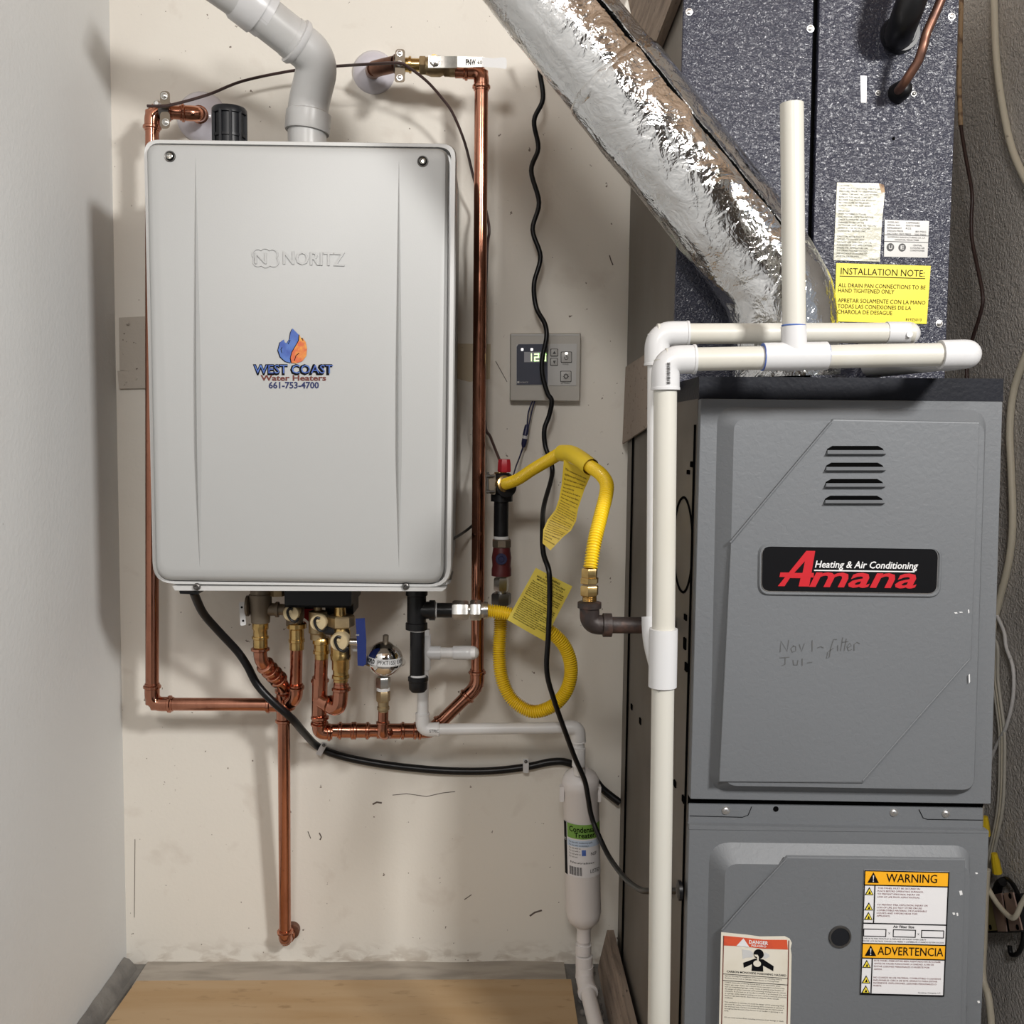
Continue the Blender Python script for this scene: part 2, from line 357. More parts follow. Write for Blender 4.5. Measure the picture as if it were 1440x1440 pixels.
# ================================================================== STRUCTURE
YB, XL, XR, ZC = 1.79, -0.66, 0.74, 2.35
struct(MB().box((XL-0.1, YB, -0.05), (XR+0.1, YB+0.1, ZC)).build('wall_back', 'wall_paint'))
struct(MB().box((XL-0.1, -2.4, -0.05), (XL, YB, ZC)).build('wall_left', 'left_wall_paint'))
struct(MB().box((XR, 0.95, -0.05), (XR+0.1, YB, ZC)).build('wall_right', 'right_wall_paint'))
struct(MB().box((XL-0.1, -2.4, -0.08), (1.9, YB+0.1, 0.0)).build('floor', 'concrete'))
struct(MB().box((XL-0.1, -2.4, ZC), (1.9, YB+0.1, ZC+0.08)).build('ceiling', 'ceiling_wood'))
struct(MB().box((XL-0.1, -2.5, -0.05), (1.9, -2.4, ZC)).build('wall_front', 'front_wall'))
# ledge between wall and plywood
yl0 = PZ(500, 1378, 0.018).y+.002; lb = MB(); a0 = PZ(205, 1357, 0.005).x; a1 = PZ(795, 1360, 0.012).x; n = 24; top = []; 
for i in range(n):
    x = a0+(a1-a0)*i/(n-1); x2 = a0+(a1-a0)*(i+1)/(n-1)
    h = 0.005+0.003*noise.noise(V((x*9, 0, 0))); h2 = 0.005+0.003*noise.noise(V((x2*9, 0, 0)))
    if i < n-1: lb.add([(x, yl0, 0), (x2, yl0, 0), (x2, YB, 0), (x, YB, 0), (x, yl0, h), (x2, yl0, h2), (x2, YB, h2), (x, YB, h)],
           [(0, 1, 5, 4), (4, 5, 6, 7), (0, 3, 2, 1), (3, 7, 6, 2), (0, 4, 7, 3), (1, 2, 6, 5)], False)
struct(lb.build('trim_1', 'ledge'))
# dark crumpled strip along the left wall foot
db_ = MB(); pts = []
for i in range(22):
    t = i/21; y = 1.775-0.60*t; wob = 0.004*noise.noise(V((t*14, 3, 0)))
    pts.append([V((XL+0.001, y, 0.0)), V((XL+0.001, y, 0.022+wob)), V((XL+0.010+wob, y, 0.019)), V((XL+0.018+wob*1.5, y, 0.010)), V((XL+0.024, y, 0.0))])
db_.loops(pts); struct(db_.build('trim_2', 'concrete'))
# plywood sheet
zt = 0.018
q = [PZ(192, 1379, zt), PZ(803, 1377, zt), PZ(811, 1455, zt)]; y_f = 1.15
bl = V((q[0].x-0.02, y_f, zt)); br = V((q[2].x+0.005, y_f, zt))
tag(MB().slab([q[0], q[1], br, bl], (0, 0, -0.017)).build('plywood_board', 'plywood'),
    'worn tan plywood board lying on the floor below the water heater', 'board')
wback = bpy.data.objects['wall_back']
for pl, wd_ in (([(524, 1131), (530, 1128), (537, 1129)], 2.5), ([(552, 1118), (572, 1116), (600, 1120), (622, 1115), (640, 1113)], 1.0), ([(857, 359), (859, 366), (862, 373)], 1.6), ([(433, 1169), (437, 1179)], 1.2), ([(449, 1171), (452, 1177), (450, 1181)], 1.8), ([(745, 1288), (752, 1283), (762, 1280)], 2.6), ([(697, 508), (713, 537)], .9), ([(160, 450), (160, 450)], 0), ([(189, 1290), (190, 1180)], .8), ([(653, 1265), (663, 1258)], 1.2)):
    if wd_: MB().ribbon([p+V((0, -.0005, 0)) for p in W(pl, YB)], S(wd_, YB)).build('scuff', 'scuff', wback)
# ================================================================== PLACES ON THE WALL
hb = thing('painted_hinge', 'old hinge leaf painted over in the left corner beside the heater', 'hinge', P(184, 520, YB))
MB().slab(W([(168, 447), (206, 445), (208, 521), (169, 521)], YB), (0, -0.003, 0)).build('leaf', 'painted_hinge', hb)
MB().slab(W([(167, 522), (207, 520), (208, 546), (169, 547)], YB), (0, -0.006, 0)).build('leaf', 'painted_hinge', hb)
for x, y in ((181, 455), (179, 537), (193, 533)): screw(hb, P(x, y, YB)+V((0, -0.005, 0)), 0.0028, 'painted_hinge')
tag(MB().slab(W([(636, 483), (690, 484), (689, 533), (660, 537), (637, 531)], YB), (0, -0.0008, 0)).build('paint_patch', 'beige_patch'),
    'small beige patch on the wall between heater and right copper pipe', 'patch')
# ================================================================== WATER HEATER
YH = 1.51
HC = [(201, 195), (642, 201), (635, 827), (214, 822)]
hr = [20, 20, 30, 30]
ht = thing('water_heater', 'large silver tankless water heater box mounted on the back wall', 'water heater', P(425, 830, YH)+V((0, 0.14, 0)))
o1 = rq(HC, hr); 
b = MB(); cas = rq(inset(HC, 2.5), hr); b.loops([W(cas, YH, 0.245), W(cas, YH, 0.03)]); b.build('casing', 'heater_side_shaded', ht)
b = MB(); b.loops([W(o1, YH, 0.032), W(o1, YH, 0.004), W(rq(inset(HC, 1.5), hr), YH, 0.0), W(rq(inset(HC, 5.5, 6, 7, 5), [18, 18, 26, 26]), YH, 0.0005), W(rq(inset(HC, 5.5, 6, 7, 5), [18, 18, 26, 26]), YH, 0.016)], smooth=True)
b.build('rim', 'heater_rim', ht)
b = MB(); I1 = inset(HC, 7, 9.5, 11.0, 6.5); I2 = inset(HC, 8.2, 10.5, 12.5, 9.5); I3 = inset(HC, 11.5, 13, 15, 15); I4 = inset(HC, 17, 18, 20, 25)
b.loops([W(rq(I1, [16, 16, 24, 24]), YH, 0.015), W(rq(I1, [16, 16, 24, 24]), YH, -0.002), W(rq(I2, [15, 15, 22, 22]), YH, -0.008), W(rq(I3, [14, 14, 20, 20]), YH, -0.0115), W(rq(I4, [12, 12, 16, 16]), YH, -0.0125)], cap0=False)
fp = b.build('front_panel', 'heater_paint', ht)
YP = YH-0.0125
# ridges
for x0, y0, x1, y1, wd in ((275, 222, 281, 797, 8.5), (561, 228, 561, 797, 8)):
    b = MB(); n = 24; L = []; M = []; R = []
    for i in range(n+1):
        t = i/n; x = x0+(x1-x0)*t; y = y0+(y1-y0)*t; ww = wd*0.5*math.sin(math.pi*min(1, t*0.55+0.0) if t < 0.9 else math.pi*0.495)**0.8*(1 if t < 0.9 else (1-t)/0.1)
        ww = wd*0.5*min(1, (t/0.55)**0.8)*(1 if t < 0.72 else max(0.0, (1-t)/0.28)**0.8)
        ww = max(ww, 0.15)
        L.append(P(x-ww, y, YP)); M.append(P(x, y, YP)+V((0, -0.008*ww/(wd*0.5), 0))); R.append(P(x+ww, y, YP))
    b.loops([L, M, R], cap0=False, cap1=False, smooth=False, closed=False); b.build('ridge', 'heater_paint', fp, sharp=10)
for x, y, r in ((239, 220, 6.2), (594.5, 227, 6.2)):
    b = MB(); c = P(x, y, YP); rr = S(r, YP)
    b.lathe(c, (0, -1, 0), [(0, rr*1.25), (0.0012, rr*1.2), (0.0008, rr*0.95), (-0.0005, rr*0.9)], 20); b.build('screw_well', 'dark_steel', fp)
    b = MB(); b.lathe(c, (0, -1, 0), [(0, rr*0.75), (0.003, rr*0.7), (0.0035, rr*0.55), (0.002, rr*0.28), (0.002, 0.0001)], 16); b.build('screw', 'steel', fp)
for x, y in ((278, 824.5), (571, 824)):
    c = P(x, y, YH)+V((0, -0.004, 0)); r = S(4.6, YH)
    b = MB(); b.lathe(c, (0, -1, 0), [(0, r*1.15), (0.003, r), (0.004, r*0.6), (0.0025, r*0.3), (0.0025, 0.0001)], 14); b.build('screw', 'dark_steel', ht)
# bottom lip and small feet
b = MB(); b.slab(W([(243, 823.5), (628, 826), (622, 831), (247, 830)], YH, -0.003), (0, 0.10, 0)); b.build('bottom_lip', 'heater_rim', ht)
b = MB(); b.slab(W([(221, 822), (227, 822), (227, 830), (221, 830)], YH, 0.1), (0, 0.01, 0)); b.build('bracket', 'zinc', ht)
b = MB(); b.slab(W([(612, 822), (634, 818), (632, 823), (618, 829)], YH, 0.02), (0, 0.1, 0)); b.build('bracket', 'zinc', ht)
# maker's lettering embossed
LB = Label([(353, 346), (485, 350), (485, 380), (353, 376)], YP)
b = MB(); LB.text(b, 'NORITZ', 0.345, 0.18, 0.62, -0.0002, w=0.655, bold=0.012, ext=0.05, th=0.0022); b.build('lettering', 'heater_paint', fp, sharp=20)
b = MB()
cen = [(363, 358), (373, 357), (383, 358.5), (384, 368), (374, 369), (364, 367.5)]
cx, cy = 373.5, 363
def clover(sc_):
    out = []
    for k in range(48):
        a = 2*math.pi*k/48; best = 0
        for (u, v) in cen:
            dx, dy = (u-cx)*1.12, (v-cy)*1.1; R = 7.6; bq = dx*math.cos(a)+dy*math.sin(a); d2 = dx*dx+dy*dy-R*R
            disc = bq*bq-d2
            if disc > 0: best = max(best, bq+math.sqrt(disc))
        out.append((cx+best*sc_*math.cos(a), cy+best*sc_*math.sin(a)))
    return out
b.loops([W(clover(1.0), YP), W(clover(0.985), YP, -0.0016), W(clover(0.90), YP, -0.0016), W(clover(0.885), YP)], False, False, smooth=False)
LN = Label([(359, 355), (375, 355), (375, 371), (359, 371)], YP)
LN.text(b, 'N', 0, 0, 1, -0.0002, w=1, ext=0.05, th=0.0022); b.build('emblem', 'heater_paint', fp, sharp=20)
# installer's sticker
z6 = lambda l: [(330+x/6, 320+y/6) for x, y in l]
def sticker(mb, pts, lift, th=0.0005): mb.slab(W(pts, YP, -lift), (0, -th, 0))
blue = z6([(490, 852), (515, 878), (545, 908), (541, 950), (512, 1000), (482, 1050), (470, 1100), (476, 1142), (430, 1130), (388, 1092), (368, 1035), (385, 968), (417, 945), (422, 966), (441, 980), (466, 940), (474, 885)])
orng = z6([(548, 905), (566, 948), (572, 930), (600, 965), (612, 1020), (606, 1082), (572, 1128), (520, 1146), (482, 1142), (474, 1100), (486, 1052), (516, 1002), (545, 952)])
b = MB(); sticker(b, [(x-1.3, y+0.6) for x, y in blue], 0.0003); sticker(b, [(x-1.2, y+0.4) for x, y in orng], 0.0002); b.build('flame_outline', 'black_ink', fp)
b = MB(); sticker(b, blue, 0.0009); b.build('blue_flame', 'blue_print', fp)
b = MB(); sticker(b, orng, 0.0009); b.build('orange_flame', 'orange_print', fp)
b = MB()
for pl in ([(545, 905), (540, 955), (512, 1003), (484, 1052), (470, 1105), (476, 1140)], [(505, 1125), (520, 1080), (545, 1060)], [(400, 1060), (392, 1030), (402, 1010)], [(570, 930), (578, 955)], [(452, 985), (470, 950)]):
    b.ribbon([p+V((0, -0.0016, 0)) for p in W(z6(pl), YP)], S(1.0, YP))
LT = Label([(352, 510), (472, 510), (472, 550), (352, 550)], YP)
LT.text(b, 'WEST COAST', 0.03, 0.08, 0.33, 0.0004, w=0.93, bold=0.07)
b.build('sticker_outline', 'black_ink', fp)
b = MB(); LT.text(b, 'WEST COAST', 0.045, 0.075, 0.30, 0.0009, w=0.925, bold=0.0); b.build('sticker_lettering', 'blue_print', fp)
b = MB(); LT.text(b, 'Water Heaters', 0.12, 0.44, 0.19, 0.0005, w=0.77, bold=0.03); b.build('sticker_lettering', 'brown_ink', fp)
b = MB(); LT.text(b, '661-753-4700', 0.215, 0.68, 0.22, 0.0005, w=0.59, bold=0.03); b.build('sticker_lettering', 'navy_ink', fp)
# air intake cap on top
Y = 1.61; zh = P(425, 199, YH).z-.003
b = MB(); c = P(323, 199, Y); H = P(323, 153, Y).z-zh; c.z = zh; r = S(22, Y)
b.lathe(c, (0, 0, 1), [(0, r*.94), (H*.42, r*.94), (H*.42, r*1.03), (H*.47, r*1.03), (H*.47, r*.94), (H*.86, r*.94), (H*.87, r*1.07), (H*.97, r*1.07), (H, r*1.0)], 24)
for k in range(10):
    a = 2*math.pi*k/10; b.box(c+V((r*math.cos(a)-.002, r*math.sin(a)-.002, 0)), c+V((r*math.cos(a)+.002, r*math.sin(a)+.002, H*.9)))
b.build('intake_cap', 'black_plastic', ht)
b = MB(); c = P(432, 199, Y); c.z = zh; H = P(432, 174, Y).z-zh; b.lathe(c, (0, 0, 1), [(0, S(26, Y)), (H, S(26, Y))], 28); b.build('exhaust_collar', 'pvc_grey', ht)
b = MB(); b.slab(W([(252, 831), (280, 832), (278, 836), (253, 835)], 1.55), (0, 0.03, 0)); b.build('cable_gland', 'black_plastic', ht)
MB().tube(cr([P(637, 758, 1.66), P(650, 750, 1.72), P(662, 741, 1.745), P(674, 728, 1.75)], 5), S(2, 1.7), 8).build('lead', 'black_rubber', ht)
# ------------------------------------------------------------------ vent
vt = thing('vent_pipe', 'thick white plastic vent pipe rising from the heater top and bending left', 'pipe', P(432, 186, 1.61))
r = S(26.5, 1.61)
p0 = P(432, 172, 1.61); p1 = P(434, 150, 1.61); p2 = P(449, 84, 1.585); p3 = P(348, 4, 1.52); p4 = P(240, -72, 1.46)
b = MB(); b.lathe(P(432, 186, 1.61), dirn(p0, p1), [(0, r*1.12), (S(2, 1.6), r*1.15), (S(25, 1.6), r*1.15), (S(27, 1.6), r*1.04)], 28); b.build('socket', 'pvc_grey', vt)
b = MB(); b.tube(fillet([p0, p1+V((0, 0, 0.004)), p2, p2+(p3-p2)*0.42], 0.055, 10), r*1.03, 28); b.build('elbow', 'pvc_grey', vt)
d = dirn(p2, p3)
b = MB(); b.lathe(p2+d*0.038, d, [(-.004, r*1.05), (0, r*1.16), (0.006, r*1.17), (0.0075, r*1.03)], 28); b.build('joint_ring', 'pvc_clean', vt)
b = MB(); b.tube([p2+d*0.03, p3, p4], r, 28); b.build('pipe', 'pvc_grey', vt)
b = MB(); b.lathe(P(377, 24, 1.54), d, [(0, r*1.0), (0.001, r*1.13), (0.014, r*1.13), (0.0145, r*1.22), (0.045, r*1.22), (0.052, r*1.1), (0.06, r*1.1), (0.061, r*1.02)], 28); b.build('coupling', 'pvc_clean', vt)
# ================================================================== LEFT COPPER LINE
YC = 1.70; rc = S(9.2, YC)
cl = thing('copper_pipe', 'copper pipe line left of and below the heater with a lone drop to the floor', 'pipe', P(401, 1330, YC))
e0 = P(283, 163, YB); e1 = P(279, 160, 1.72); e2 = P(214, 156, YC); e3 = P(214, 990, YC); tee1 = P(399, 991, YC-0.005)
pipe(cl, [e1, e2], rc, 'copper'); pipe(cl, [e2, e3], rc, 'copper'); pipe(cl, [e3, tee1], rc, 'copper')
pipe(cl, [e0, e1], rc, 'copper')
press_elbow(cl, e1, e0, e2, rc, 0.03); press_elbow(cl, e2, e1, e3, rc, 0.032); press_elbow(cl, e3, e2, tee1, rc, 0.036)
dn = P(401, 1322, 1.752)
pipe(cl, [tee1, dn], rc*0.96, 'copper', 'drop_pipe')
press_elbow(cl, dn, tee1, dn+V((0.003, 0.09, 0)), rc*0.96, 0.022)
pipe(cl, [dn, V((dn.x+0.003, YB-0.001, dn.z))], rc, 'copper')
b = MB(); b.lathe(V((dn.x+0.006, YB, dn.z+.002)), (0, -1, 0), [(0, rc*1.3), (0.012, rc*1.3), (0.013, rc*1.1)], 18); b.build('flange', 'brown_copper', cl)
# tee at the bottom
b = MB(); b.tube([tee1+V((0, 0, -.032)), tee1+V((0, 0, .03))], rc*1.14, 18); b.tube([tee1+V((-.03, 0, 0)), tee1], rc*1.14, 18)
bead(b, tee1+V((-.026, 0, 0)), (1, 0, 0), rc); bead(b, tee1+V((0, 0, -.028)), (0, 0, 1), rc); bead(b, tee1+V((0, 0, .026)), (0, 0, 1), rc); b.build('tee', 'copper', cl)
v1 = P(417, 905, 1.66); v1b = P(416, 982, 1.68)
pipe(cl, [v1, v1b+V((0, 0, 0.02))], rc*.95, 'copper'); press_elbow(cl, v1b, v1, tee1+V((0, 0, -.004)), rc*.95, 0.026)
# offset from the relief valve
f0 = P(366, 908, 1.63); f1 = P(366, 928, 1.63); f2 = P(398, 962, 1.675); f3 = tee1+V((0, 0, 0.02))
b = MB(); b.tube(fillet([f0, f1, f2, f3], 0.018, 6), rc*1.0, 16); b.build('offset_pipe', 'copper', cl)
b = MB()
bead(b, f0+V((0, 0, -.006)), (0, 0, 1), rc*1.02); dd = dirn(f1, f2)
for t in (0.22, 0.42, 0.60, 0.80): bead(b, f1+(f2-f1)*t, dd, rc*1.03)
bead(b, P(399, 972, 1.69), (0, 0, 1), rc*1.02); b.build('offset_fitting', 'copper', cl)
# wall discs
def escutcheon(px, py, r, label):
    b = MB(); rr = S(r, YB); b.lathe(P(px, py, YB), (0, -1, 0), [(0, rr), (0.004, rr*0.98), (0.012, rr*0.8), (0.018, rr*0.52), (0.019, rr*0.42)], 32)
    tag(b.build('wall_disc', 'escutcheon'), label, 'pipe cover')
escutcheon(284, 165, 34, 'white plastic wall disc behind the left copper elbow and black intake cap')
escutcheon(526, 102, 29, 'white plastic wall disc behind the upper right copper elbow')
# ================================================================== RIGHT COPPER LINE
cr_ = thing('copper_pipe', 'tall copper riser right of the heater turning into the run under the valves', 'pipe', P(540, 1045, YC))
g0 = P(524, 101, YB); g1 = P(526, 97, 1.715); g2 = P(556, 90, YC-.006)
gm = P(640, 100, YC-.01); g3 = P(677, 100, YC-.01); g4 = P(671, 965, YC); g5 = P(607, 1028, YC-0.01); g6 = P(452, 1027, 1.67)
pipe(cr_, [g0, g1], rc*1.05, 'copper'); 
b = MB(); b.tube(fillet([g0, g1, g2], 0.02, 8), rc*1.18, 16); bead(b, g2, (1, 0, 0), rc); b.build('elbow', 'brown_copper', cr_)
pipe(cr_, [gm, g3], rc, 'copper'); pipe(cr_, [g3, g4], rc, 'copper', 'riser'); pipe(cr_, [g4, g5], rc, 'copper'); pipe(cr_, [g5, g6], rc, 'copper', 'run')
press_elbow(cr_, g3, gm, g4, rc, 0.031); press_elbow(cr_, g4, g3, g5, rc, 0.03); press_elbow(cr_, g5, g4, g6, rc, 0.026)
ax = dirn(g6, g5)
for px in (487, 508, 575): coupling(cr_, P(px, 1027.5, 1.675), ax, 0.030, rc)
# stack from valve two, with wye from valve three
h0 = P(452, 925, 1.64); h1 = P(449, 1030, 1.665)
pipe(cr_, [h0, h1+V((0, 0, .01))], rc, 'copper', 'valve_drop'); press_elbow(cr_, h1, h0, g5, rc, 0.022)
b = MB(); b.tube([P(450, 952, 1.65), P(449, 1012, 1.66)], rc*1.16, 18); 
for y in (957, 1009): bead(b, P(450, y, 1.655), (0, 0, 1), rc*1.02)
b.build('tee', 'copper', cr_)
k0 = P(480, 950, 1.63); k1 = P(477, 997, 1.632); k2 = P(452, 985, 1.65)
pipe(cr_, [k0, k1+V((0, 0, .008))], rc*1.0, 'copper', 'valve_drop')
b = MB(); b.tube(fillet([P(480, 962, 1.63), k1+V((0, 0, -.004)), k2], 0.028, 9), rc*1.14, 18); bead(b, P(480, 969, 1.63), (0, 0, 1), rc*1.05); bead(b, P(463, 990, 1.642), dirn(k1, k2), rc*1.02); b.build('elbow', 'copper', cr_)
# branch up to expansion tank
m1 = P(538, 1036, 1.64)
b = MB(); b.tube(fillet([P(539, 1000, 1.635), m1, P(549, 1028, 1.675)], 0.016, 8), rc*0.78, 16); bead(b, P(538.5, 1016, 1.637), (0, 0, 1), rc*.75); b.build('tank_elbow', 'copper', cr_)
b = MB(); b.lathe(P(540, 1028, 1.675)-ax*0.012, ax, [(0, rc*1.16), (0.04, rc*1.16)], 18); b.build('tee', 'copper', cr_)
# ------------------------------------------------------------------ ball valve with lever
bv = thing('ball_valve', 'brass ball valve with long silver lever at the top of the right riser', 'valve', P(600, 104, 1.69))
YV = 1.69; X1 = V((1, 0, 0))
def hx(px, py, Y): return P(px, py, Y)
b = MB(); b.lathe(P(567, 91, YV), X1, [(0, S(9, YV)), (S(8, YV), S(9.5, YV)), (S(8, YV), S(11, YV)), (S(11, YV), S(11, YV)), (S(11, YV), S(8.5, YV)), (S(27, YV), S(8.5, YV))], 18); b.build('adapter', 'brass', bv)
b = MB(); b.hexa(P(590, 92, YV), X1, 0, S(9, YV), S(13, YV)); b.lathe(P(598, 93, YV), X1, [(0, S(11, YV)), (S(8, YV), S(13.5, YV)), (S(20, YV), S(13.5, YV)), (S(28, YV), S(10, YV))], 20)
b.hexa(P(624, 97, YV), X1, 0, S(9, YV), S(11, YV)); b.lathe(P(632, 98, YV), X1, [(0, S(9.5, YV)), (S(10, YV), S(9.5, YV))], 18); b.build('body', 'dull_brass', bv)
b = MB(); b.lathe(P(611, 87, YV-.012), (0, -1, 0), [(0, S(7, YV)), (.014, S(6, YV))], 14); b.build('stem', 'brass', bv)
b = MB(); b.hexa(P(611, 86, YV-.030), (0, -1, 0), 0, .006, S(6.5, YV)); b.lathe(P(611, 86, YV-.036), (0, -1, 0), [(0, S(3, YV)), (.004, S(3, YV))], 10); b.build('nut', 'zinc', bv)
YL = YV-.028
lv = []
for x, yt, yb_, Y in ((602, 78, 95, YL), (624, 79, 95, YL), (634, 79, 95, YL-.002), (643, 79, 94.5, YL-.012), (655, 79.5, 94.5, YL-.013), (681, 80, 94, YL-.013)):
    lv.append((P(x, yt, Y), P(x, yb_, Y)))
b = MB(); b.loops([[t, u, u+V((0, .003, 0)), t+V((0, .003, 0))] for t, u in lv], smooth=False); b.build('lever', 'steel', bv)
b = MB(); b.loops([[P(x, t, YL-.015), P(x, u, YL-.015), P(x, u, YL-.008), P(x, t, YL-.008)] for x, t, u in ((678, 80.5, 94), (695, 82, 95), (705, 80.5, 96), (711, 81, 97), (712.5, 84, 94))], smooth=False)
lab(b.build('lever_grip', 'white_print', bv), 'white dipped lever end')
LBV = Label([(655, 83), (688, 83.5), (688, 93), (655, 92.5)], YL-.0135)
b = MB(); LBV.text(b, 'FNW', 0, .05, .8, 0.0003, w=.42, bold=.04); LBV.text(b, '600', .5, .2, .5, 0.0003, w=.3); b.build('lettering', 'black_ink', bv)
# ------------------------------------------------------------------ grounding clamps
def clamp(loc_px, pieces, label, Y):
    t = thing('ground_clamp', label, 'clamp', P(*loc_px, Y), 'bronze grounding clamps')
    return t
c1 = clamp((232, 182), None, 'bronze grounding clamp round the copper elbow left above the heater', YC)
for y0, y1, in ((128, 152), (157, 181)):
    b = MB(); b.loops([W(rq([(225, y0), (239, y0), (239, y1), (225, y1)], 6), YC-.030), W(rq([(225, y0), (239, y0), (239, y1), (225, y1)], 6), YC-.012)]); b.build('jaw', 'bronze', c1)
for x, y, r in ((231, 135, 4), (233, 172, 4)): screw(c1, P(x, y, YC-.03), S(r, YC), 'steel')
b = MB(); b.lathe(P(222, 147, YC-.03), (0, -1, 0), [(0, S(5, YC)), (.004, S(5, YC)), (.007, S(2.5, YC))], 14); b.build('wire_screw', 'zinc', c1)
b = MB(); b.lathe(P(226, 156, YC), X1, [(0, rc*1.25), (S(13, YC), rc*1.25)], 18); b.build('band', 'dark_steel', c1)
c2 = clamp((562, 116), None, 'bronze grounding clamp beside the brass ball valve above the heater', YV)
b = MB(); b.loops([W(rq([(556, 69), (569.5, 69), (569.5, 116), (555, 116)], 5), YV-.026), W(rq([(556, 69), (569.5, 69), (569.5, 116), (555, 116)], 5), YV-.012)]); b.build('jaw', 'bronze', c2)
for y in (75, 90, 109): screw(c2, P(562, y, YV-.026), S(3.4, YV), 'zinc')
b = MB(); b.lathe(P(555, 91, YV), X1, [(0, rc*1.25), (S(14, YV), rc*1.25)], 18); b.build('band', 'dark_steel', c2)
# bonding wire
rw = S(2.0, 1.68)
bw = thing('bonding_wire', 'thin brown bonding wire looping over the heater from clamp to gas tee', 'wire', P(700, 650, 1.7))
w1 = cr([P(207, 149, 1.66), P(225, 149, 1.66), P(243, 147, 1.67), P(293, 133, 1.70), P(343, 113.5, 1.72), P(420, 98, 1.73), P(474, 93, 1.72), P(515, 90.5, 1.665), P(559, 88.5, 1.655), P(573, 93.5, 1.66), P(600, 114, 1.68), P(622, 138.5, 1.70), P(637, 160, 1.71), P(654, 202, 1.73), P(668, 257, 1.74), P(680, 285, 1.74), P(685, 303, 1.72), P(688, 325, 1.71), P(685, 355, 1.72), P(682, 480, 1.73), P(682, 592, 1.73), P(690, 615, 1.72), P(703, 648, 1.66)], 5)
MB().tube(w1, rw, 8).build('wire', 'brown_wire', bw)
# ================================================================== VALVES UNDER THE HEATER
Z1 = V((0, 0, 1)); Zm = V((0, 0, -1))
rv = thing('relief_valve', 'dark bronze relief valve with a small white lever under the heater', 'valve', P(366, 912, 1.63))
Y = 1.63; s = lambda n: S(n, Y)
b = MB(); b.lathe(P(366, 826, Y), Zm, [(0, s(14)), (s(10), s(14)), (s(10), s(16)), (s(22), s(16)), (s(30), s(15)), (s(36), s(14)), (s(50), s(13)), (s(51), s(10.5))], 20)
b.lathe(P(378, 857, Y), X1, [(0, s(9)), (s(10), s(9)), (s(10), s(11)), (s(14), s(11)), (s(14), s(8)), (s(24), s(8))], 18); b.build('body', 'bronze', rv)
b = MB(); b.lathe(P(352, 852, Y), -X1, [(0, s(12)), (s(2), s(15)), (s(5), s(15)), (s(6), s(11))], 20); b.build('bonnet', 'bronze', rv)
b = MB(); b.loops([W(rq([(336, 847), (344, 846), (346, 879), (338, 880)], 2), Y-.012), W(rq([(336, 847), (344, 846), (346, 879), (338, 880)], 2), Y-.008)]); lab(b.build('lever', 'white_print', rv), 'white metal test lever')
b = MB()
for x, y in ((340, 854), (342, 873)): b.lathe(P(x, y, Y-.012), (0, -1, 0), [(0, s(1.6)), (.0005, s(1.6))], 10)
b.build('lever_hole', 'black_hole', rv)
b = MB(); b.lathe(P(366, 875, Y), Zm, [(0, s(10)), (s(1), s(11.5)), (s(9), s(11.5)), (s(11), s(10)), (s(20), s(10.2)), (s(20), s(11.8)), (s(23), s(11.8)), (s(24), s(10.2)), (s(36), s(10.2))], 20); b.build('adapter', 'brass', rv)
b = MB(); b.lathe(P(366, 824, Y+.01), Zm, [(0, s(13)), (s(12), s(13))], 18); b.lathe(P(390, 826, Y), Zm, [(0, s(11)), (s(12), s(11))], 6); b.build('inlet', 'dull_brass', rv)
def hose_cap(par, px, py, r, Y):
    b = MB(); c = P(px, py, Y); rr = S(r, Y)
    b.lathe(c, (0, -1, 0), [(-.03, rr*.8), (0, rr*.85), (0, rr), (.010, rr), (.012, rr*.9)], 24); o = b.build('hose_cap', 'cap_tan', par)
    b = MB(); f = c+V((0, -.014, 0)); u = rr
    b.tube(cr([f+V((u*.25, 0, u*.55)), f+V((-.12*u, 0, u*.62)), f+V((-.38*u, 0, u*.25)), f+V((-.25*u, 0, -u*.3)), f+V((.05*u, 0, -u*.75)), f+V((.6*u, -.001, -u*.95)), f+V((1.0*u, -.002, -u*.55))], 5), rr*.16, 8); b.build('cap_strap', 'black_rubber', o)
    b = MB(); b.lathe(c+V((0, -.012, u*.25)), (0, -1, 0), [(0, rr*.22), (.002, rr*.2)], 12); b.build('cap_pin', 'cap_tan', o)
# valve 1 and 2 red handle, valve 3 blue handle
va = thing('isolation_valve', 'tarnished brass service valve with red handle, second fitting from left', 'valve', P(417, 915, 1.65), 'service valves under the heater')
Y = 1.645
b = MB(); b.lathe(P(414, 834, Y), Zm, [(0, s(12)), (s(12), s(12)), (s(16), s(14)), (s(34), s(14)), (s(38), s(12)), (s(46), s(12))], 20); b.build('body', 'bronze', va)
hose_cap(va, 411, 861, 11.5, Y-.03)
b = MB(); b.lathe(P(417, 875, Y), Zm, [(0, s(12)), (s(2), s(14)), (s(8), s(14)), (s(10), s(10.5)), (s(24), s(10.5)), (s(24), s(11.5)), (s(28), s(11.5)), (s(29), s(10.3)), (s(39), s(10.3))], 20); b.build('adapter', 'brass', va)
b = MB(); b.loops([W(rq([(428, 850), (446, 848), (447, 892), (440, 893), (436, 878), (427, 866)], 3) if False else [(428, 850), (440, 845), (447, 852), (447, 893), (440, 893), (438, 878), (427, 868)], 1.68), W([(428, 850), (440, 845), (447, 852), (447, 893), (440, 893), (438, 878), (427, 868)], 1.692)], smooth=False)
lab(b.build('handle', 'red_knob', va), 'dark red handle')
vb = thing('isolation_valve', 'tarnished brass service valve without a visible handle, third fitting from left', 'valve', P(452, 930, 1.64), 'service valves under the heater')
Y = 1.635
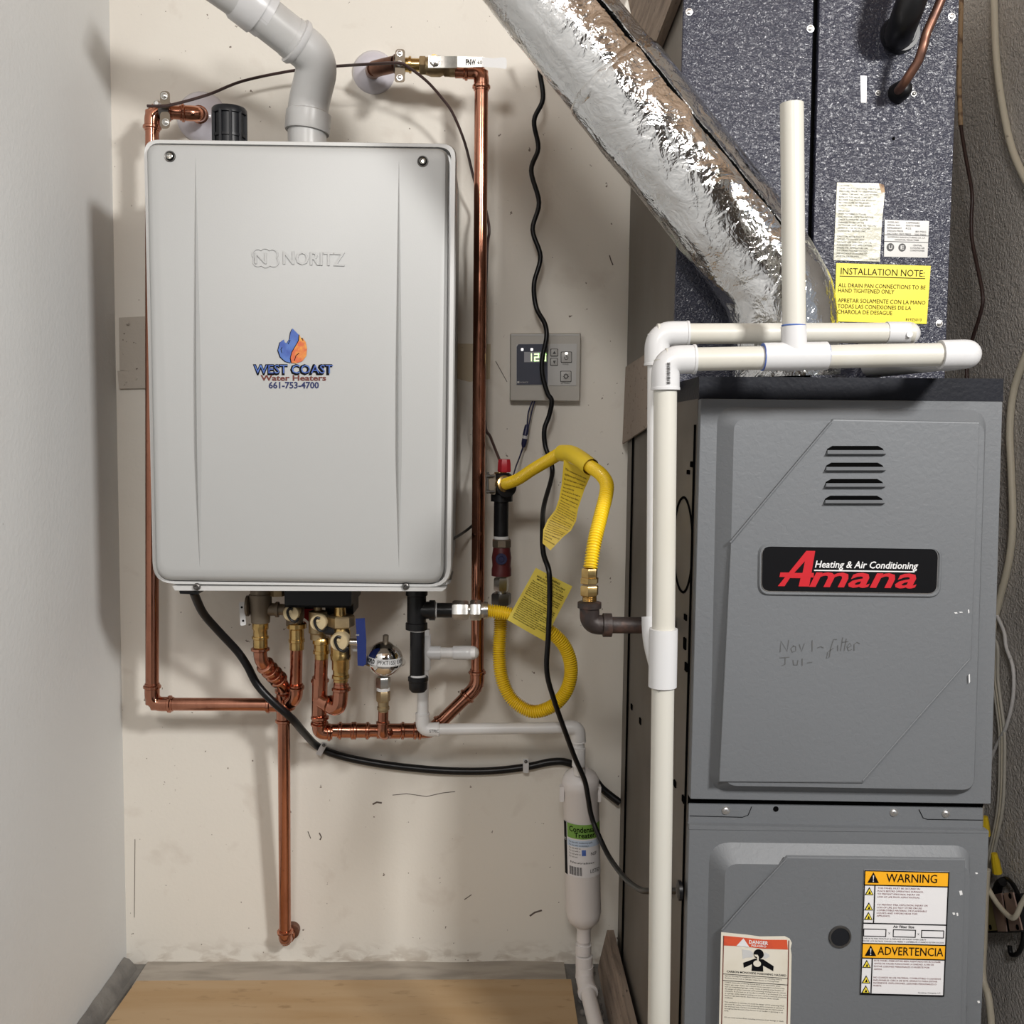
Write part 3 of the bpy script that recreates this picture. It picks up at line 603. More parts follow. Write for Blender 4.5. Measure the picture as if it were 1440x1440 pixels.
b = MB(); b.lathe(P(447, 834, Y), Zm, [(0, s(8)), (s(6), s(8)), (s(6), s(9)), (s(16), s(9)), (s(18), s(6)), (s(24), s(6)), (s(26), s(13)), (s(56), s(13)), (s(58), s(11)), (s(66), s(11))], 20); b.build('body', 'dull_brass', vb)
hose_cap(vb, 449, 874, 12, Y-.03)
b = MB(); b.lathe(P(452, 896, Y), Zm, [(0, s(11)), (s(2), s(12.5)), (s(9), s(12.5)), (s(10), s(10.5)), (s(19), s(10.5)), (s(19), s(11.8)), (s(23), s(11.8)), (s(24), s(9.6)), (s(31), s(9.6))], 20); b.build('adapter', 'brass', vb)
b = MB(); b.lathe(P(456, 886, Y-.02), V((1, -.2, 0)), [(0, s(6)), (s(14), s(7)), (s(17), s(7))], 14); b.build('port', 'black_plastic', vb)
vc = thing('isolation_valve', 'bright brass service valve with blue handle, nearest the chrome tank', 'valve', P(480, 957, 1.63), 'service valves under the heater')
Y = 1.62
b = MB(); b.lathe(P(478, 832, Y), Zm, [(0, s(8)), (s(16), s(8)), (s(16), s(9.5)), (s(24), s(8)), (s(34), s(9)), (s(36), s(12))], 20); b.build('union_tail', 'brass', vc)
b = MB(); b.hexa(P(479, 865, Y), Zm, 0, s(17), s(20)); b.build('union_nut', 'dull_brass', vc)
b = MB(); b.lathe(P(479, 880, Y), Zm, [(0, s(12)), (s(8), s(14)), (s(36), s(14)), (s(40), s(14)), (s(42), s(15)), (s(48), s(14)), (s(50), s(12.5)), (s(62), s(12.5)), (s(64), s(11)), (s(70), s(11)), (s(71), s(12.3)), (s(75), s(12.3)), (s(77), s(10.5)), (s(80), s(10.5))], 22); b.build('body', 'brass', vc)
hose_cap(vc, 478, 901, 13, Y-.035)
b = MB(); b.lathe(P(492, 903, Y), X1, [(0, s(5)), (s(12), s(5))], 12); b.build('stem', 'zinc', vc)
hp = [(500, 870), (513, 869), (515, 900), (515, 933), (511, 937), (503, 936), (502, 905)]
b = MB(); b.loops([W(hp, Y-.02), W(hp, Y+.005)], smooth=False); lab(b.build('handle', 'blue_handle', vc), 'dark blue plastic handle')
b = MB(); b.slab(W([(500, 892), (505, 892), (505, 894), (500, 894)], Y-.021), (0, .002, 0)); b.slab(W([(496, 913), (502, 913), (502, 916), (496, 916)], Y-.021), (0, .002, 0)); b.build('handle_spring', 'zinc', vc)
mf = MB(); mf.box(P(420, 837, 1.72), P(494, 829, 1.60), .003); mf.box(P(466, 855, 1.72), P(497, 830, 1.655), .002); mf.box(P(428, 846, 1.73), P(448, 830, 1.66), .002)
tag(mf.build('pipe_manifold', 'black_plastic'), 'black connection block on the heater underside above the brass valves', 'manifold')
# ------------------------------------------------------------------ chrome expansion tank
et = thing('expansion_tank', 'small round chrome expansion tank with a white printed band below the heater', 'tank', P(540, 1003, 1.635))
Y = 1.635; c = P(541, 927, Y); R = S(25.5, Y)
tz = V((0.05, -0.06, 1)).normalized()
b = MB(); prof = [(-R*math.cos(math.pi*k/24), R*math.sin(math.pi*k/24)+1e-5) for k in range(25)]
b.lathe(c, tz, prof, 36); b.build('shell', 'chrome', et)
b = MB(); b.lathe(c, tz, [(-R*.22, R*1.0), (-R*.2, R*1.16), (-R*.10, R*1.18), (-R*.08, R*1.0)], 36); b.build('seam_ring', 'chrome', et)
b = MB(); u0 = tz.orthogonal(); rb = R*1.012; uX = (V((1, 0, 0))-tz*tz.x).normalized(); uY = tz.cross(uX)
def bandp(u, v, z):
    a = math.radians(-168+156*u); h = R*(.26-.34*v)
    return c+tz*h+(uX*math.cos(a)+uY*math.sin(a))*(math.sqrt(max(R*R-h*h, 0))*1.012+.0006+z)
b.loops([[bandp(k/20, 0, 0) for k in range(21)], [bandp(k/20, 1, 0) for k in range(21)]], False, False, closed=False); b.build('band', 'white_print', et)
LE = Label(None, fn=bandp)
b = MB(); LE.text(b, 'PROFLO', 0.09, .15, .68, .0004, w=.24, bold=.05); LE.text(b, '|PFXT1SS|', .38, .15, .68, .0004, w=.38); LE.text(b, 'EXP', .80, .15, .68, .0004, w=.14); b.build('lettering', 'black_ink', et)
b = MB(); b.lathe(c+tz*R*.97, tz, [(0, s(4.2)), (s(10), s(4.2)), (s(11), s(3))], 12); b.build('air_valve', 'bronze', et)
b = MB(); b.hexa(P(539, 952, Y), Zm, 0, s(16), s(10.5)); b.build('hex_base', 'steel', et)
b = MB(); b.lathe(P(539, 967, Y), Zm, [(0, s(9.5)), (s(4), s(9.5))], 16); b.build('seal', 'white_print', et)
b = MB(); b.hexa(P(539, 971, Y), Zm, 0, s(16), s(10)); b.lathe(P(539, 986, Y), Zm, [(0, s(8)), (s(8), s(7.6)), (s(8), s(8.8)), (s(12), s(8.8)), (s(13), s(7)), (s(17), s(7))], 18); b.build('adapter', 'dull_brass', et)
# ================================================================== GAS
gt = thing('gas_tee', 'black iron gas tee with capped drip leg under the heater right end', 'gas fitting', P(588, 973, 1.60))
Y = 1.60; s = lambda n: S(n, 1.60)
gx = 586
b = MB(); b.lathe(P(gx, 828, Y), Zm, [(0, s(15.5)), (s(9), s(15.5)), (s(10), s(13.5)), (s(48), s(13.5)), (s(49), s(15.5)), (s(58), s(15.5)), (s(59), s(12))], 22)
b.lathe(P(gx, 858, Y), X1, [(0, s(12)), (s(18), s(12.5)), (s(18), s(14.5)), (s(26), s(14.5)), (s(27), s(11))], 20); b.build('tee', 'black_iron', gt)
b = MB(); b.lathe(P(611, 858, Y), X1, [(0, s(10.5)), (s(26), s(10.5))], 18); b.build('side_nipple', 'black_iron', gt)
b = MB(); b.lathe(P(587, 884, Y), Zm, [(0, s(10)), (s(3), s(10.6)), (s(66), s(10.6)), (s(70), s(10))], 18); b.build('drip_leg', 'black_iron', gt)
b = MB(); b.lathe(P(588, 951, Y), Zm, [(0, s(13.5)), (s(1), s(14.5)), (s(6), s(14.5)), (s(7), s(13.5)), (s(18), s(13)), (s(22), s(10)), (s(23), s(4))], 20); b.build('cap', 'black_iron', gt)
b = MB(); b.lathe(P(588, 948.5, Y), Zm, [(0, s(11.5)), (s(2.5), s(11.5))], 18); b.lathe(P(587, 886, Y), Zm, [(0, s(11)), (s(1.5), s(11))], 18); b.lathe(P(613, 858, Y), X1, [(0, s(11)), (s(1.5), s(11))], 18); b.build('thread_tape', 'white_print', gt)
def corrugated(parent, path, r, name='hose', pitch=0.0037):
    pts = resample(path, pitch/5)
    rs = [r*(1.04, 1.0, 0.78, 0.78, 1.0)[i % 5] for i in range(len(pts))]
    return MB().tube(pts, rs, 16).build(name, 'yellow_hose', parent, sharp=70)
hl = thing('gas_hose', 'yellow corrugated gas hose in a hanging loop right of the heater pipes', 'hose', P(750, 1010, 1.62))
lp = cr([P(705, 842, 1.66), P(704, 878, 1.66), P(702, 922, 1.655), P(707, 958, 1.65), P(722, 985, 1.645), P(749, 1000.5, 1.635), P(778, 992, 1.625), P(797, 970, 1.615), P(803, 940, 1.61), P(795, 911, 1.605), P(775, 889, 1.60), P(745, 872, 1.60), P(715, 863, 1.60), P(683, 858.5, 1.60)], 10)
corrugated(hl, lp, S(9.6, 1.62))
b = MB(); b.hexa(P(636, 858, 1.6), X1, 0, s(23), s(14)); b.build('nut', 'steel', hl)
b = MB(); b.hexa(P(661, 858, 1.6), X1, 0, s(16), s(14.5)); b.lathe(P(676, 858, 1.6), X1, [(0, s(11)), (s(4), s(11)), (s(4), s(13)), (s(10), s(12))], 18); b.lathe(P(656, 858, 1.6), X1, [(0, s(9)), (s(6), s(9))], 16); b.build('nut', 'steel', hl)
b = MB(); b.hexa(P(705, 834, 1.66), Zm, 0, s(17), s(15)); b.build('nut', 'dark_steel', hl)
# tag on the lower hose
def tagsheet(name, c, Y, m, label, bend, lines, ink='black_ink', seed=1):
    t = thing(name, label, 'tag', P(c[3][0], c[3][1], Y))
    def fn(u, v, z):
        x = (c[0][0]*(1-u)+c[1][0]*u)*(1-v)+(c[3][0]*(1-u)+c[2][0]*u)*v; y = (c[0][1]*(1-u)+c[1][1]*u)*(1-v)+(c[3][1]*(1-u)+c[2][1]*u)*v
        return P(x, y, Y)+V((0, bend(u, v)-z, 0))
    b = MB(); n = 12
    A = [[fn(i/n, j/n, 0) for i in range(n+1)] for j in range(n+1)]
    vs = [p for r_ in A for p in r_]; N_ = n+1
    b.add(vs, [(j*N_+i, j*N_+i+1, (j+1)*N_+i+1, (j+1)*N_+i) for j in range(n) for i in range(n)])
    b.add([p+V((0, .0008, 0)) for p in vs], [(j*N_+i, (j+1)*N_+i, (j+1)*N_+i+1, j*N_+i+1) for j in range(n) for i in range(n)])
    b.build('sheet', m, t)
    L = Label(None, fn=fn); b = MB()
    for (s_, u, v, h, w_) in lines: L.text(b, s_, u, v, h, 0.0005, w=w_, bold=0.015)
    b.build('print', ink, t); return t
ln = [('WARNING', .30, .04, .035, .4), ('READ ALL INSTRUCTIONS FIRST', .12, .095, .028, .76), ('IMPORTANT SAFETY NOTICE', .15, .14, .028, .7)]
src = ['This connector is for indoor use only with gas', 'appliances and must not be moved after installation', 'Do not kink twist or torque the connector', 'Connectors must not be concealed within walls', 'floors or partitions or appliance housing panels', 'Check all joints for leaks with soap solution', 'Do not use an open flame to test for leaks', 'Never reuse a connector on another appliance']
v = .20
for i in range(20):
    if i in (8,): v += .03
    ln.append((src[i % 8], .07, v, .022, .86 if i % 4 != 3 else .6)); v += .035
tagsheet('instruction_tag', [(753, 797), (804, 823), (766, 902), (713.5, 872)], 1.585, 'pale_tag', 'pale yellow instruction tag on the lower gas hose loop', lambda u, v: -.02*max(0, .78-v)-.012*abs(v-.78)*0+.01*(u-.5)**2, ln)
# upper gas stack
gs = thing('gas_stack', 'black iron gas riser with red capped tee and dark red shutoff valve', 'gas fitting', P(705, 834, 1.66))
Y = 1.66; s = lambda n: S(n, 1.66)
b = MB(); b.lathe(P(706, 665, Y), Zm, [(0, s(10)), (s(3), s(14)), (s(26), s(15)), (s(30), s(14)), (s(30), s(15.5)), (s(40), s(15.5)), (s(40), s(11))], 20)
b.lathe(P(706, 684, Y), V((.25, -1, 0)), [(0, s(13)), (.022, s(14)), (.03, s(14)), (.031, s(10))], 20); b.build('tee', 'black_iron', gs)
b = MB(); b.lathe(P(704, 667, Y), Z1, [(0, s(9)), (s(3), s(9))], 16); b.build('collar', 'brass', gs)
b = MB(); b.lathe(P(709, 664, Y-.005), Z1, [(0, s(9)), (s(2), s(10)), (s(13), s(9.5)), (s(18), s(8.5)), (s(18.5), s(5))], 8); lab(b.build('knob', 'red_knob', gs), 'dark red cap')
b = MB(); b.lathe(P(705, 703, Y), Zm, [(0, s(10.4)), (s(54), s(10.4))], 18); b.build('nipple', 'black_iron', gs)
b = MB(); b.lathe(P(705, 754, Y), Zm, [(0, s(11)), (s(4), s(11))], 18); b.build('thread_tape', 'white_print', gs)
b = MB(); b.hexa(P(705.5, 758, Y), Zm, 0, s(12), s(14), 8); lab(b.build('valve_collar', 'bronze', gs), 'brass valve end')
b = MB(); b.lathe(P(705.5, 769, Y), Zm, [(0, s(12)), (s(5), s(12.5)), (s(15), s(14)), (s(27), s(13)), (s(32), s(14)), (s(41), s(14)), (s(42), s(10))], 20); lab(b.build('valve', 'dark_red', gs), 'dark red shutoff valve body')
b = MB(); b.lathe(P(705, 786, Y-.016), (0, -1, 0), [(0, s(8)), (.003, s(8)), (.003, s(4)), (.005, s(3.5))], 16); b.build('valve_stem', 'navy_plastic', gs)
b = MB(); b.hexa(P(705, 812, Y), Zm, 0, s(19), s(11)); b.lathe(P(705, 828, Y), Zm, [(0, s(8)), (s(8), s(8))], 14); b.build('hex_adapter', 'steel', gs)
c3 = clamp((688, 696), None, 'dark grounding clamp with two bolts on the black gas tee', 1.65)
b = MB(); b.loops([W(rq([(687, 668), (697, 666), (697, 696), (687, 694)], 3), 1.635), W(rq([(687, 668), (697, 666), (697, 696), (687, 694)], 3), 1.655)]); b.build('jaw', 'bronze', c3)
for y in (669, 691):
    b = MB(); b.lathe(P(688, y, 1.63), X1, [(-s(4), s(2.6)), (s(1), s(2.6)), (s(1), s(1.6)), (s(8), s(1.6))], 8); b.build('bolt', 'dark_steel', c3)
b = MB(); b.lathe(P(686, 664, 1.632), Zm, [(0, s(1.6)), (s(30), s(1.6))], 8); b.build('bolt', 'dark_steel', c3)
# upper hose
hu = thing('gas_hose', 'yellow corrugated gas hose arching from the gas tee to a brass union', 'hose', P(829, 800, 1.29))
up = cr([P(708, 681, 1.635), P(716, 679, 1.62), P(730, 673, 1.60), P(748, 661, 1.57), P(770, 648, 1.53), P(790, 637, 1.49), P(804, 638, 1.46), P(818, 647, 1.43), P(833, 658, 1.40), P(845, 667, 1.375), P(853, 680, 1.355), P(852, 697, 1.34), P(845, 725, 1.32), P(836, 762, 1.30), P(830, 800, 1.29)], 10)
corrugated(hu, up, S(9.3, 1.42))
s = lambda n: S(n, 1.29)
b = MB(); b.lathe(P(708, 681, 1.637), dirn(up[0], up[4]), [(-.004, S(12, 1.6)), (.006, S(12.5, 1.6)), (.007, S(10, 1.6))], 18); b.build('nut', 'brass', hu)
b = MB(); b.hexa(P(829, 799, 1.29), Zm, 0, s(14), s(12)); b.hexa(P(829, 812, 1.29), Zm, 0, s(9), s(13.5)); b.build('nut', 'brass', hu)
b = MB(); b.hexa(P(829, 823, 1.29), Zm, 0, s(15), s(13.5)); b.lathe(P(829, 836, 1.29), Zm, [(0, s(10.5))]+[(s(1+i*.9), s(10.5 if i % 2 else 9.8)) for i in range(10)], 18); b.build('adapter', 'brass', hu)
# tag wrapped on the upper hose: top sleeve and hanging strip
ut = thing('instruction_tag', 'bright yellow instruction tag wrapped over the upper gas hose and hanging down', 'tag', P(766, 772, 1.5))
b = MB(); b.tube(cr([P(790, 637, 1.488), P(804, 638.5, 1.458), P(818, 647, 1.428), P(831, 657, 1.402)], 6), S(12, 1.45), 18, cap=False); b.build('sleeve', 'yellow_tag', ut)
edge = [((793, 646), (831, 668), 1.462), ((791, 668), (823, 682), 1.475), ((788, 690), (812, 694), 1.485), ((784, 707), (811, 722), 1.49), ((776, 722), (806, 738), 1.492), ((766, 735), (800, 749), 1.49), ((762, 755), (783, 762), 1.485), ((764, 765), (774, 774), 1.482)]
edge = [((793, 646), (831, 668), 1.462), ((790, 680), (822, 688), 1.48), ((786, 702), (813, 715), 1.488), ((781, 717), (810, 733), 1.49), ((770, 731), (803, 746), 1.49), ((764, 745), (792, 755), 1.486), ((763, 764), (774, 774), 1.482)]
def strip(u, v, z):
    k = min(int(v*(len(edge)-1)), len(edge)-2); t = v*(len(edge)-1)-k
    a, b_, y = edge[k]; a2, b2, y2 = edge[k+1]
    A = P(a[0]+(a2[0]-a[0])*t, a[1]+(a2[1]-a[1])*t, y+(y2-y)*t); B = P(b_[0]+(b2[0]-b_[0])*t, b_[1]+(b2[1]-b_[1])*t, y+(y2-y)*t-.006)
    return A+(B-A)*u+V((0, -z, 0))
b = MB(); n = 24
for zz in (0, -.0008):
    vs = [strip(i/4, j/n, zz) for j in range(n+1) for i in range(5)]
    b.add(vs, [(j*5+i, j*5+i+1, (j+1)*5+i+1, (j+1)*5+i) for j in range(n) for i in range(4)])
b.build('sheet', 'yellow_tag', ut)
LU = Label(None, fn=strip); b = MB()
for i in range(26): LU.text(b, src[i % 8][:26 + i % 3], .08, .05+i*.035, .016, .0006, w=.84 if i % 5 != 4 else .5, bold=.01)
b.build('print', 'yellow_hose_ink', ut)
# iron elbow and pipe into the furnace
ig = thing('iron_gas_pipe', 'rusty black iron elbow and pipe running into the furnace side', 'pipe', P(838, 895, 1.29))
Yi = 1.29; e = P(829, 878, Yi); s = lambda n: S(n, Yi)
b = MB(); b.tube(fillet([P(829, 848, Yi), e, P(856, 879, Yi)], s(20), 9), s(14), 20)
b.lathe(P(829, 846, Yi), Zm, [(0, s(15)), (s(1), s(17)), (s(9), s(17)), (s(10), s(14))], 22); b.lathe(P(847, 879, Yi), X1, [(0, s(14)), (s(1), s(17)), (s(13), s(17)), (s(14), s(12))], 22); b.build('elbow', 'rusty_iron', ig)
pe = P(858, 879, Yi); pipe(ig, [pe, V((0.246, Yi, pe.z))], s(11.8), 'rusty_iron', 'pipe', 18)
# ================================================================== CONDENSATE LINE
cd = thing('condensate_pipe', 'thin white plastic drain pipe running from below the heater to the treater', 'pipe', P(594, 1040, 1.645))
Y = 1.645; r = S(8.2, Y)
n0 = P(596, 885, Y); n1 = P(594, 1026, Y); n2 = P(813, 1023, Y); n3 = P(815, 1088, 1.66)
pipe(cd, [n0, n1], r, 'pvc_white'); pipe(cd, [n1, n2], r, 'pvc_white'); pipe(cd, [n2, n3], r*1.05, 'pvc_white')
socket_elbow(cd, n1, n0, n2, r, S(24, Y), 'pvc_white'); socket_elbow(cd, n2, n1, n3, r*1.05, S(22, Y), 'pvc_white')
b = MB(); bt = P(596, 918, Y); b.tube([bt+V((0, 0, S(26, Y))), bt+V((0, 0, -S(24, Y)))], r*1.2, 18); b.lathe(bt, X1, [(0, r*1.1), (S(24, Y), r*1.2)], 18); b.build('tee', 'pvc_clean', cd)
pipe(cd, [bt, P(668, 918, Y)], r*.95, 'pvc_white')
b = MB(); b.tube(fillet([P(637, 918, Y), P(664, 918, Y), P(664, 918, YB-.002)], .02, 7), r*1.22, 18); b.build('elbow', 'pvc_clean', cd)
b = MB(); b.lathe(P(814, 1052, Y), Zm, [(0, r*1.17), (S(26, Y), r*1.17)], 18); b.build('coupling', 'pvc_white', cd)
LP_ = Label([(604, 1026), (617, 1026), (617, 1030.5), (604, 1030.5)], Y-r*1.24)
b = MB(); LP_.text(b, 'STPIC', 0, 0, 1, .0004, w=1); b.build('print', 'grey_ink', cd)
tr = thing('condensate_treater', 'white cylindrical condensate treater with green label low on the wall', 'canister', P(823, 1365, 1.68))
Y = 1.68; s = lambda n: S(n, 1.68)
tA = P(816, 1082, Y); tB = P(821, 1302, Y); ax = dirn(tA, tB); LL = (tB-tA).length
R = s(26)
b = MB(); b.lathe(tA, ax, [(-s(3), s(11)), (0, s(14)), (s(5), s(22)), (s(12), R*.99), (s(14), R*1.03), (s(27), R*1.03), (s(28), R), (LL-s(22), R*.985), (LL-s(10), R*.86), (LL-s(2), R*.58), (LL, s(12))], 36); b.build('body', 'treater_plastic', tr)
for sx, px in ((-1, 790), (1, 842)):
    b = MB(); b.box(P(px-3.5, 1124, Y), P(px+3.5, 1106, Y-.012), .001); b.build('clip', 'treater_plastic', tr)
def cyl(u, v, z):
    a = math.radians(-176+160*u); h = s(72)+(s(150)-s(72))*v
    return tA+ax*h+V((math.cos(a), math.sin(a), 0))*(R*1.004+.0004+z)
LC = Label(None, fn=cyl)
def patch(u0, v0, u1, v1, z, m, nm):
    b = MB(); k = 14
    b.loops([[cyl(u0+(u1-u0)*i/k, v0, z) for i in range(k+1)], [cyl(u0+(u1-u0)*i/k, v1, z) for i in range(k+1)]], False, False, closed=False); return b.build(nm, m, tr)
patch(.04, 0, 1, 1, 0, 'white_label', 'label'); patch(.19, 0, 1, .27, .0003, 'green_label', 'label_band'); patch(.19, .30, 1, .42, .0003, 'pale_blue_label', 'label_band'); patch(.06, 0, .17, 1, .0003, 'black_ink', 'label_band')
b = MB(); LC.text(b, 'Condensate', .25, .04, .10, .0006, w=.62, bold=.02); LC.text(b, 'Treater', .36, .15, .09, .0006, w=.42, bold=.02)
for i, w_ in enumerate((.6, .5, .3, .28, .3, .22)): LC.text(b, 'For use with condensing appliances'[:int(w_*50)], .24, .32+.055*i, .03, .0006, w=w_*.8)
LC.text(b, 'Neutralizer', .26, .70, .035, .0006, w=.5)
for i in range(14): LC.rect(b, .24+.019*i, .80, .24+.019*i+(.006 if i % 3 else .012), .96, .0005, .0002)
LC.text(b, 'LISTED', .66, .84, .07, .0006, w=.24); LC.text(b, 'NSF', .68, .52, .06, .0006, w=.14); b.build('print', 'black_ink', tr)
b = MB(); LC.text(b, 'PROFLO', .075, .3, .05, .0006, w=.08); b.build('print', 'white_print', tr)
b = MB(); LC.rect(b, .50, .47, .58, .58, .0005, .0002); b.build('print_block', 'blue_print', tr)
dA = tB
b = MB(); b.lathe(P(821, 1300, Y), Zm, [(0, s(12)), (s(6), s(11)), (s(8), s(10)), (s(24), s(10.5)), (s(26), s(9)), (s(30), s(9)), (s(30), s(11.5)), (s(44), s(11.5))], 20); b.build('outlet', 'treater_plastic', tr)
dp = thing('drain_pipe', 'dusty white drain pipe leaving the treater along the floor toward the viewer', 'pipe', P(822, 1380, 1.68))
e1 = P(822, 1376, Y); e2 = P(841, 1455, 1.54)
b = MB(); b.lathe(P(821.5, 1343, Y), Zm, [(0, s(11)), (s(1), s(12.5)), (s(16), s(12.5)), (s(17), s(11.5)), (s(34), s(12.5))], 20); b.tube(fillet([P(822, 1358, Y), e1, e1+(e2-e1)*.28], .02, 7), s(13), 20); b.lathe(e1+(e2-e1)*.22, e2-e1, [(0, s(13)), (.002, s(14.5)), (.009, s(14.5)), (.010, s(11))], 22); b.build('elbow', 'treater_plastic', dp)
e3 = e1+(e2-e1)*2.2; e3.z = max(e3.z, .014)
pipe(dp, [e1, e2, e3], s(11), 'treater_plastic')
# ================================================================== CABLES ON THE BACK WALL
pc = [P(272, 832, 1.56), P(285, 861, 1.60), P(306, 886, 1.63), P(333, 915, 1.655), P(347.5, 936, 1.66), P(362, 963, 1.665), P(385, 988, 1.665), P(410, 1010, 1.68), P(429, 1032, 1.73), P(447.5, 1050, 1.7815), P(475, 1062, 1.782), P(520, 1072, 1.78), P(570, 1079, 1.78), P(630, 1084, 1.78), P(690, 1084, 1.78), P(740, 1078.5, 1.78), P(775, 1071.5, 1.78), P(800, 1073, 1.78), P(830, 1090, 1.78), P(848, 1110, 1.778), P(872, 1129, 1.77)]
tag(MB().tube(cr(pc, 6), S(5.6, 1.72), 12).build('power_cable', 'black_rubber'), 'thick black power cable drooping from the heater and clipped along the wall', 'cable')
def clip(px, py, a, lb_):
    t = thing('cable_clip', lb_, 'clip', P(px, py+10, YB))
    c = P(px, py, YB-.02); ca, sa = math.cos(a), math.sin(a)
    def q(x, y): return (px+x*ca-y*sa, py+x*sa+y*ca)
    pts = [q(-4, -11), q(4, -11), q(4, 9), q(-4, 9)]
    b = MB(); b.loops([W(rq(pts, 2), YB-.023), W(rq(pts, 2), YB)]); b.build('saddle', 'pvc_clean', t)
    screw(t, P(*q(0, -7), YB-.023), S(2, YB), 'dark_steel', name='nail')
clip(452, 1054, .5, 'white cable clip on the black cable below the brass valves')
clip(739.5, 1078, 0, 'white cable clip on the black cable beside the treater')
wc = [(757, 60, 1.70), (759, 100, 1.72), (763.5, 139, 1.73), (751, 170, 1.74), (757, 208, 1.75), (747, 240, 1.75), (758, 285, 1.75), (749, 323, 1.75), (760, 361, 1.75), (751, 399, 1.75), (754, 432, 1.75), (766, 455, 1.74), (768.5, 474, 1.735), (762.5, 506, 1.735), (763, 528, 1.735), (770, 553, 1.735), (776, 564, 1.735), (772, 585, 1.74), (765.5, 604, 1.74), (767, 628, 1.74), (775, 650, 1.73), (776, 670, 1.72), (765, 711, 1.66), (763, 741, 1.60), (764, 777, 1.57), (772, 804, 1.55), (773, 844, 1.55), (771, 895, 1.55), (769, 944, 1.56), (779, 984, 1.575), (795.5, 1031, 1.60), (809, 1067, 1.62), (822, 1097, 1.63), (827, 1122, 1.63), (831, 1145, 1.63), (839, 1168, 1.62), (856, 1204, 1.58), (878, 1234, 1.48), (898, 1250, 1.36), (912, 1253, 1.30), (940, 1253, 1.26), (967, 1252, 1.215)]
lw = thing('low_voltage_wire', 'long wavy black wire hanging past the controller down to the furnace', 'wire', P(900, 1255, 1.36))
MB().tube(cr([P(*a) for a in wc], 6), S(3.6, 1.65), 10).build('wire', 'black_rubber', lw)
b = MB(); b.lathe(PX(958, 1252, .2425), (-1, 0, 0), [(0, .012), (.004, .012), (.006, .006)], 10); b.build('grommet', 'black_rubber', lw)
# ------------------------------------------------------------------ controller
rc_ = thing('wall_controller', 'grey heater controller with glowing digits on the wall', 'controller', P(767, 565, YB))
cc = [(717.5, 468.5), (817, 468), (815.5, 564.5), (717, 563.5)]; YK = YB-.022
cw = inset([(x, y) for x, y in cc], 0)
b = MB(); b.loops([W(rq(cc, 2), YK, .022), W(rq(cc, 2), YK, .002), W(rq(inset(cc, 1.2), 2), YK, 0)], smooth=False); b.build('case', 'controller_case', rc_)
b = MB(); b.slab(W([(719, 470), (814, 470), (814, 472), (719, 472)], YK), (0, -.001, 0)); b.build('top_edge', 'controller_face', rc_)
b = MB(); b.loops([W(rq([(726, 484), (811, 483.5), (810, 542.5), (726, 541.5)], 1.5), YK, .001), W(rq([(726, 484), (811, 483.5), (810, 542.5), (726, 541.5)], 1.5), YK, -.0015)], smooth=False); b.build('face', 'controller_face', rc_)
b = MB(); b.slab(W([(726.5, 488), (729, 484.3), (770, 484), (770, 541), (726.5, 541)], YK, -.0016), (0, -.001, 0)); b.build('screen', 'screen', rc_)
b = MB(); b.slab(W([(737, 495), (769, 495), (769, 509.5), (737, 509.5)], YK, -.0027), (0, -.0002, 0)); b.build('screen_window', 'screen_window', rc_)
LD = Label([(744, 497), (770, 497), (770, 508), (744, 508)], YK-.003)
def seg7(mb, ch, u, wdt):
    S7 = {'1': 'bc', '2': 'abged', '0': 'abcdef'}[ch]; t = .16; tw = wdt*.22
    R_ = {'a': (u, 0, u+wdt, t), 'd': (u, 1-t, u+wdt, 1), 'g': (u, .5-t/2, u+wdt, .5+t/2), 'b': (u+wdt-tw, 0, u+wdt, .5), 'c': (u+wdt-tw, .5, u+wdt, 1), 'f': (u, 0, u+tw, .5), 'e': (u, .5, u+tw, 1)}
    for k in S7: LD.rect(mb, *R_[k], 0, .0003)
b = MB(); seg7(b, '1', -.05, .2); seg7(b, '2', .28, .26); seg7(b, '0', .66, .26); b.build('digits', 'digit', rc_)
b = MB()
for x in (734.3, 747.7): b.slab(W([(x-1.5, 490), (x+1.5, 490), (x+1.5, 493.3), (x-1.5, 493.3)], YK, -.0027), (0, -.0004, 0))
b.slab(W([(794.5, 496), (798, 496), (798, 498.5), (794.5, 498.5)], YK, -.0048), (0, -.0004, 0)); b.build('indicator', 'led', rc_)
for x, y, hs in ((779.3, 496, 4.6), (779, 509.2, 4.6), (796.3, 502.5, 7), (795.6, 529.5, 7)):
    q = [(x-hs, y-hs), (x+hs, y-hs), (x+hs, y+hs), (x-hs, y+hs)]; q2 = inset(q, -.9)
    b = MB(); b.slab(W(rq(q2, 1.5), YK, -.0016), (0, -.0004, 0)); b.build('button_gap', 'grey_ink', rc_)
    b = MB(); b.loops([W(rq(q, 1.5), YK, -.0015), W(rq(q, 1.5), YK, -.004), W(rq(inset(q, .7), 1.3), YK, -.0046)]); bo = b.build('button', 'controller_face', rc_)
b = MB(); z = -.0048
b.slab(W([(777, 498), (781.6, 498), (779.3, 493.8)], YK, z), (0, -.0002, 0)); b.slab(W([(777, 507.5), (781.4, 507.5), (779.2, 512)], YK, z), (0, -.0002, 0))
b.ribbon([p+V((0, z-.0002, 0)) for p in W([(796+2.6*math.sin(a), 503.5-2.6*math.cos(a)) for a in [math.radians(d_) for d_ in range(35, 330, 30)]], YK)], S(.8, YK)); b.ribbon([p+V((0, z-.0002, 0)) for p in W([(796, 499.8), (796, 503)], YK)], S(.8, YK))
b.ribbon([p+V((0, z-.0002, 0)) for p in W([(795.6+2.5*math.sin(a), 529.5-2.5*math.cos(a)) for a in [math.radians(d_) for d_ in range(0, 361, 30)]], YK)], S(1.0, YK))
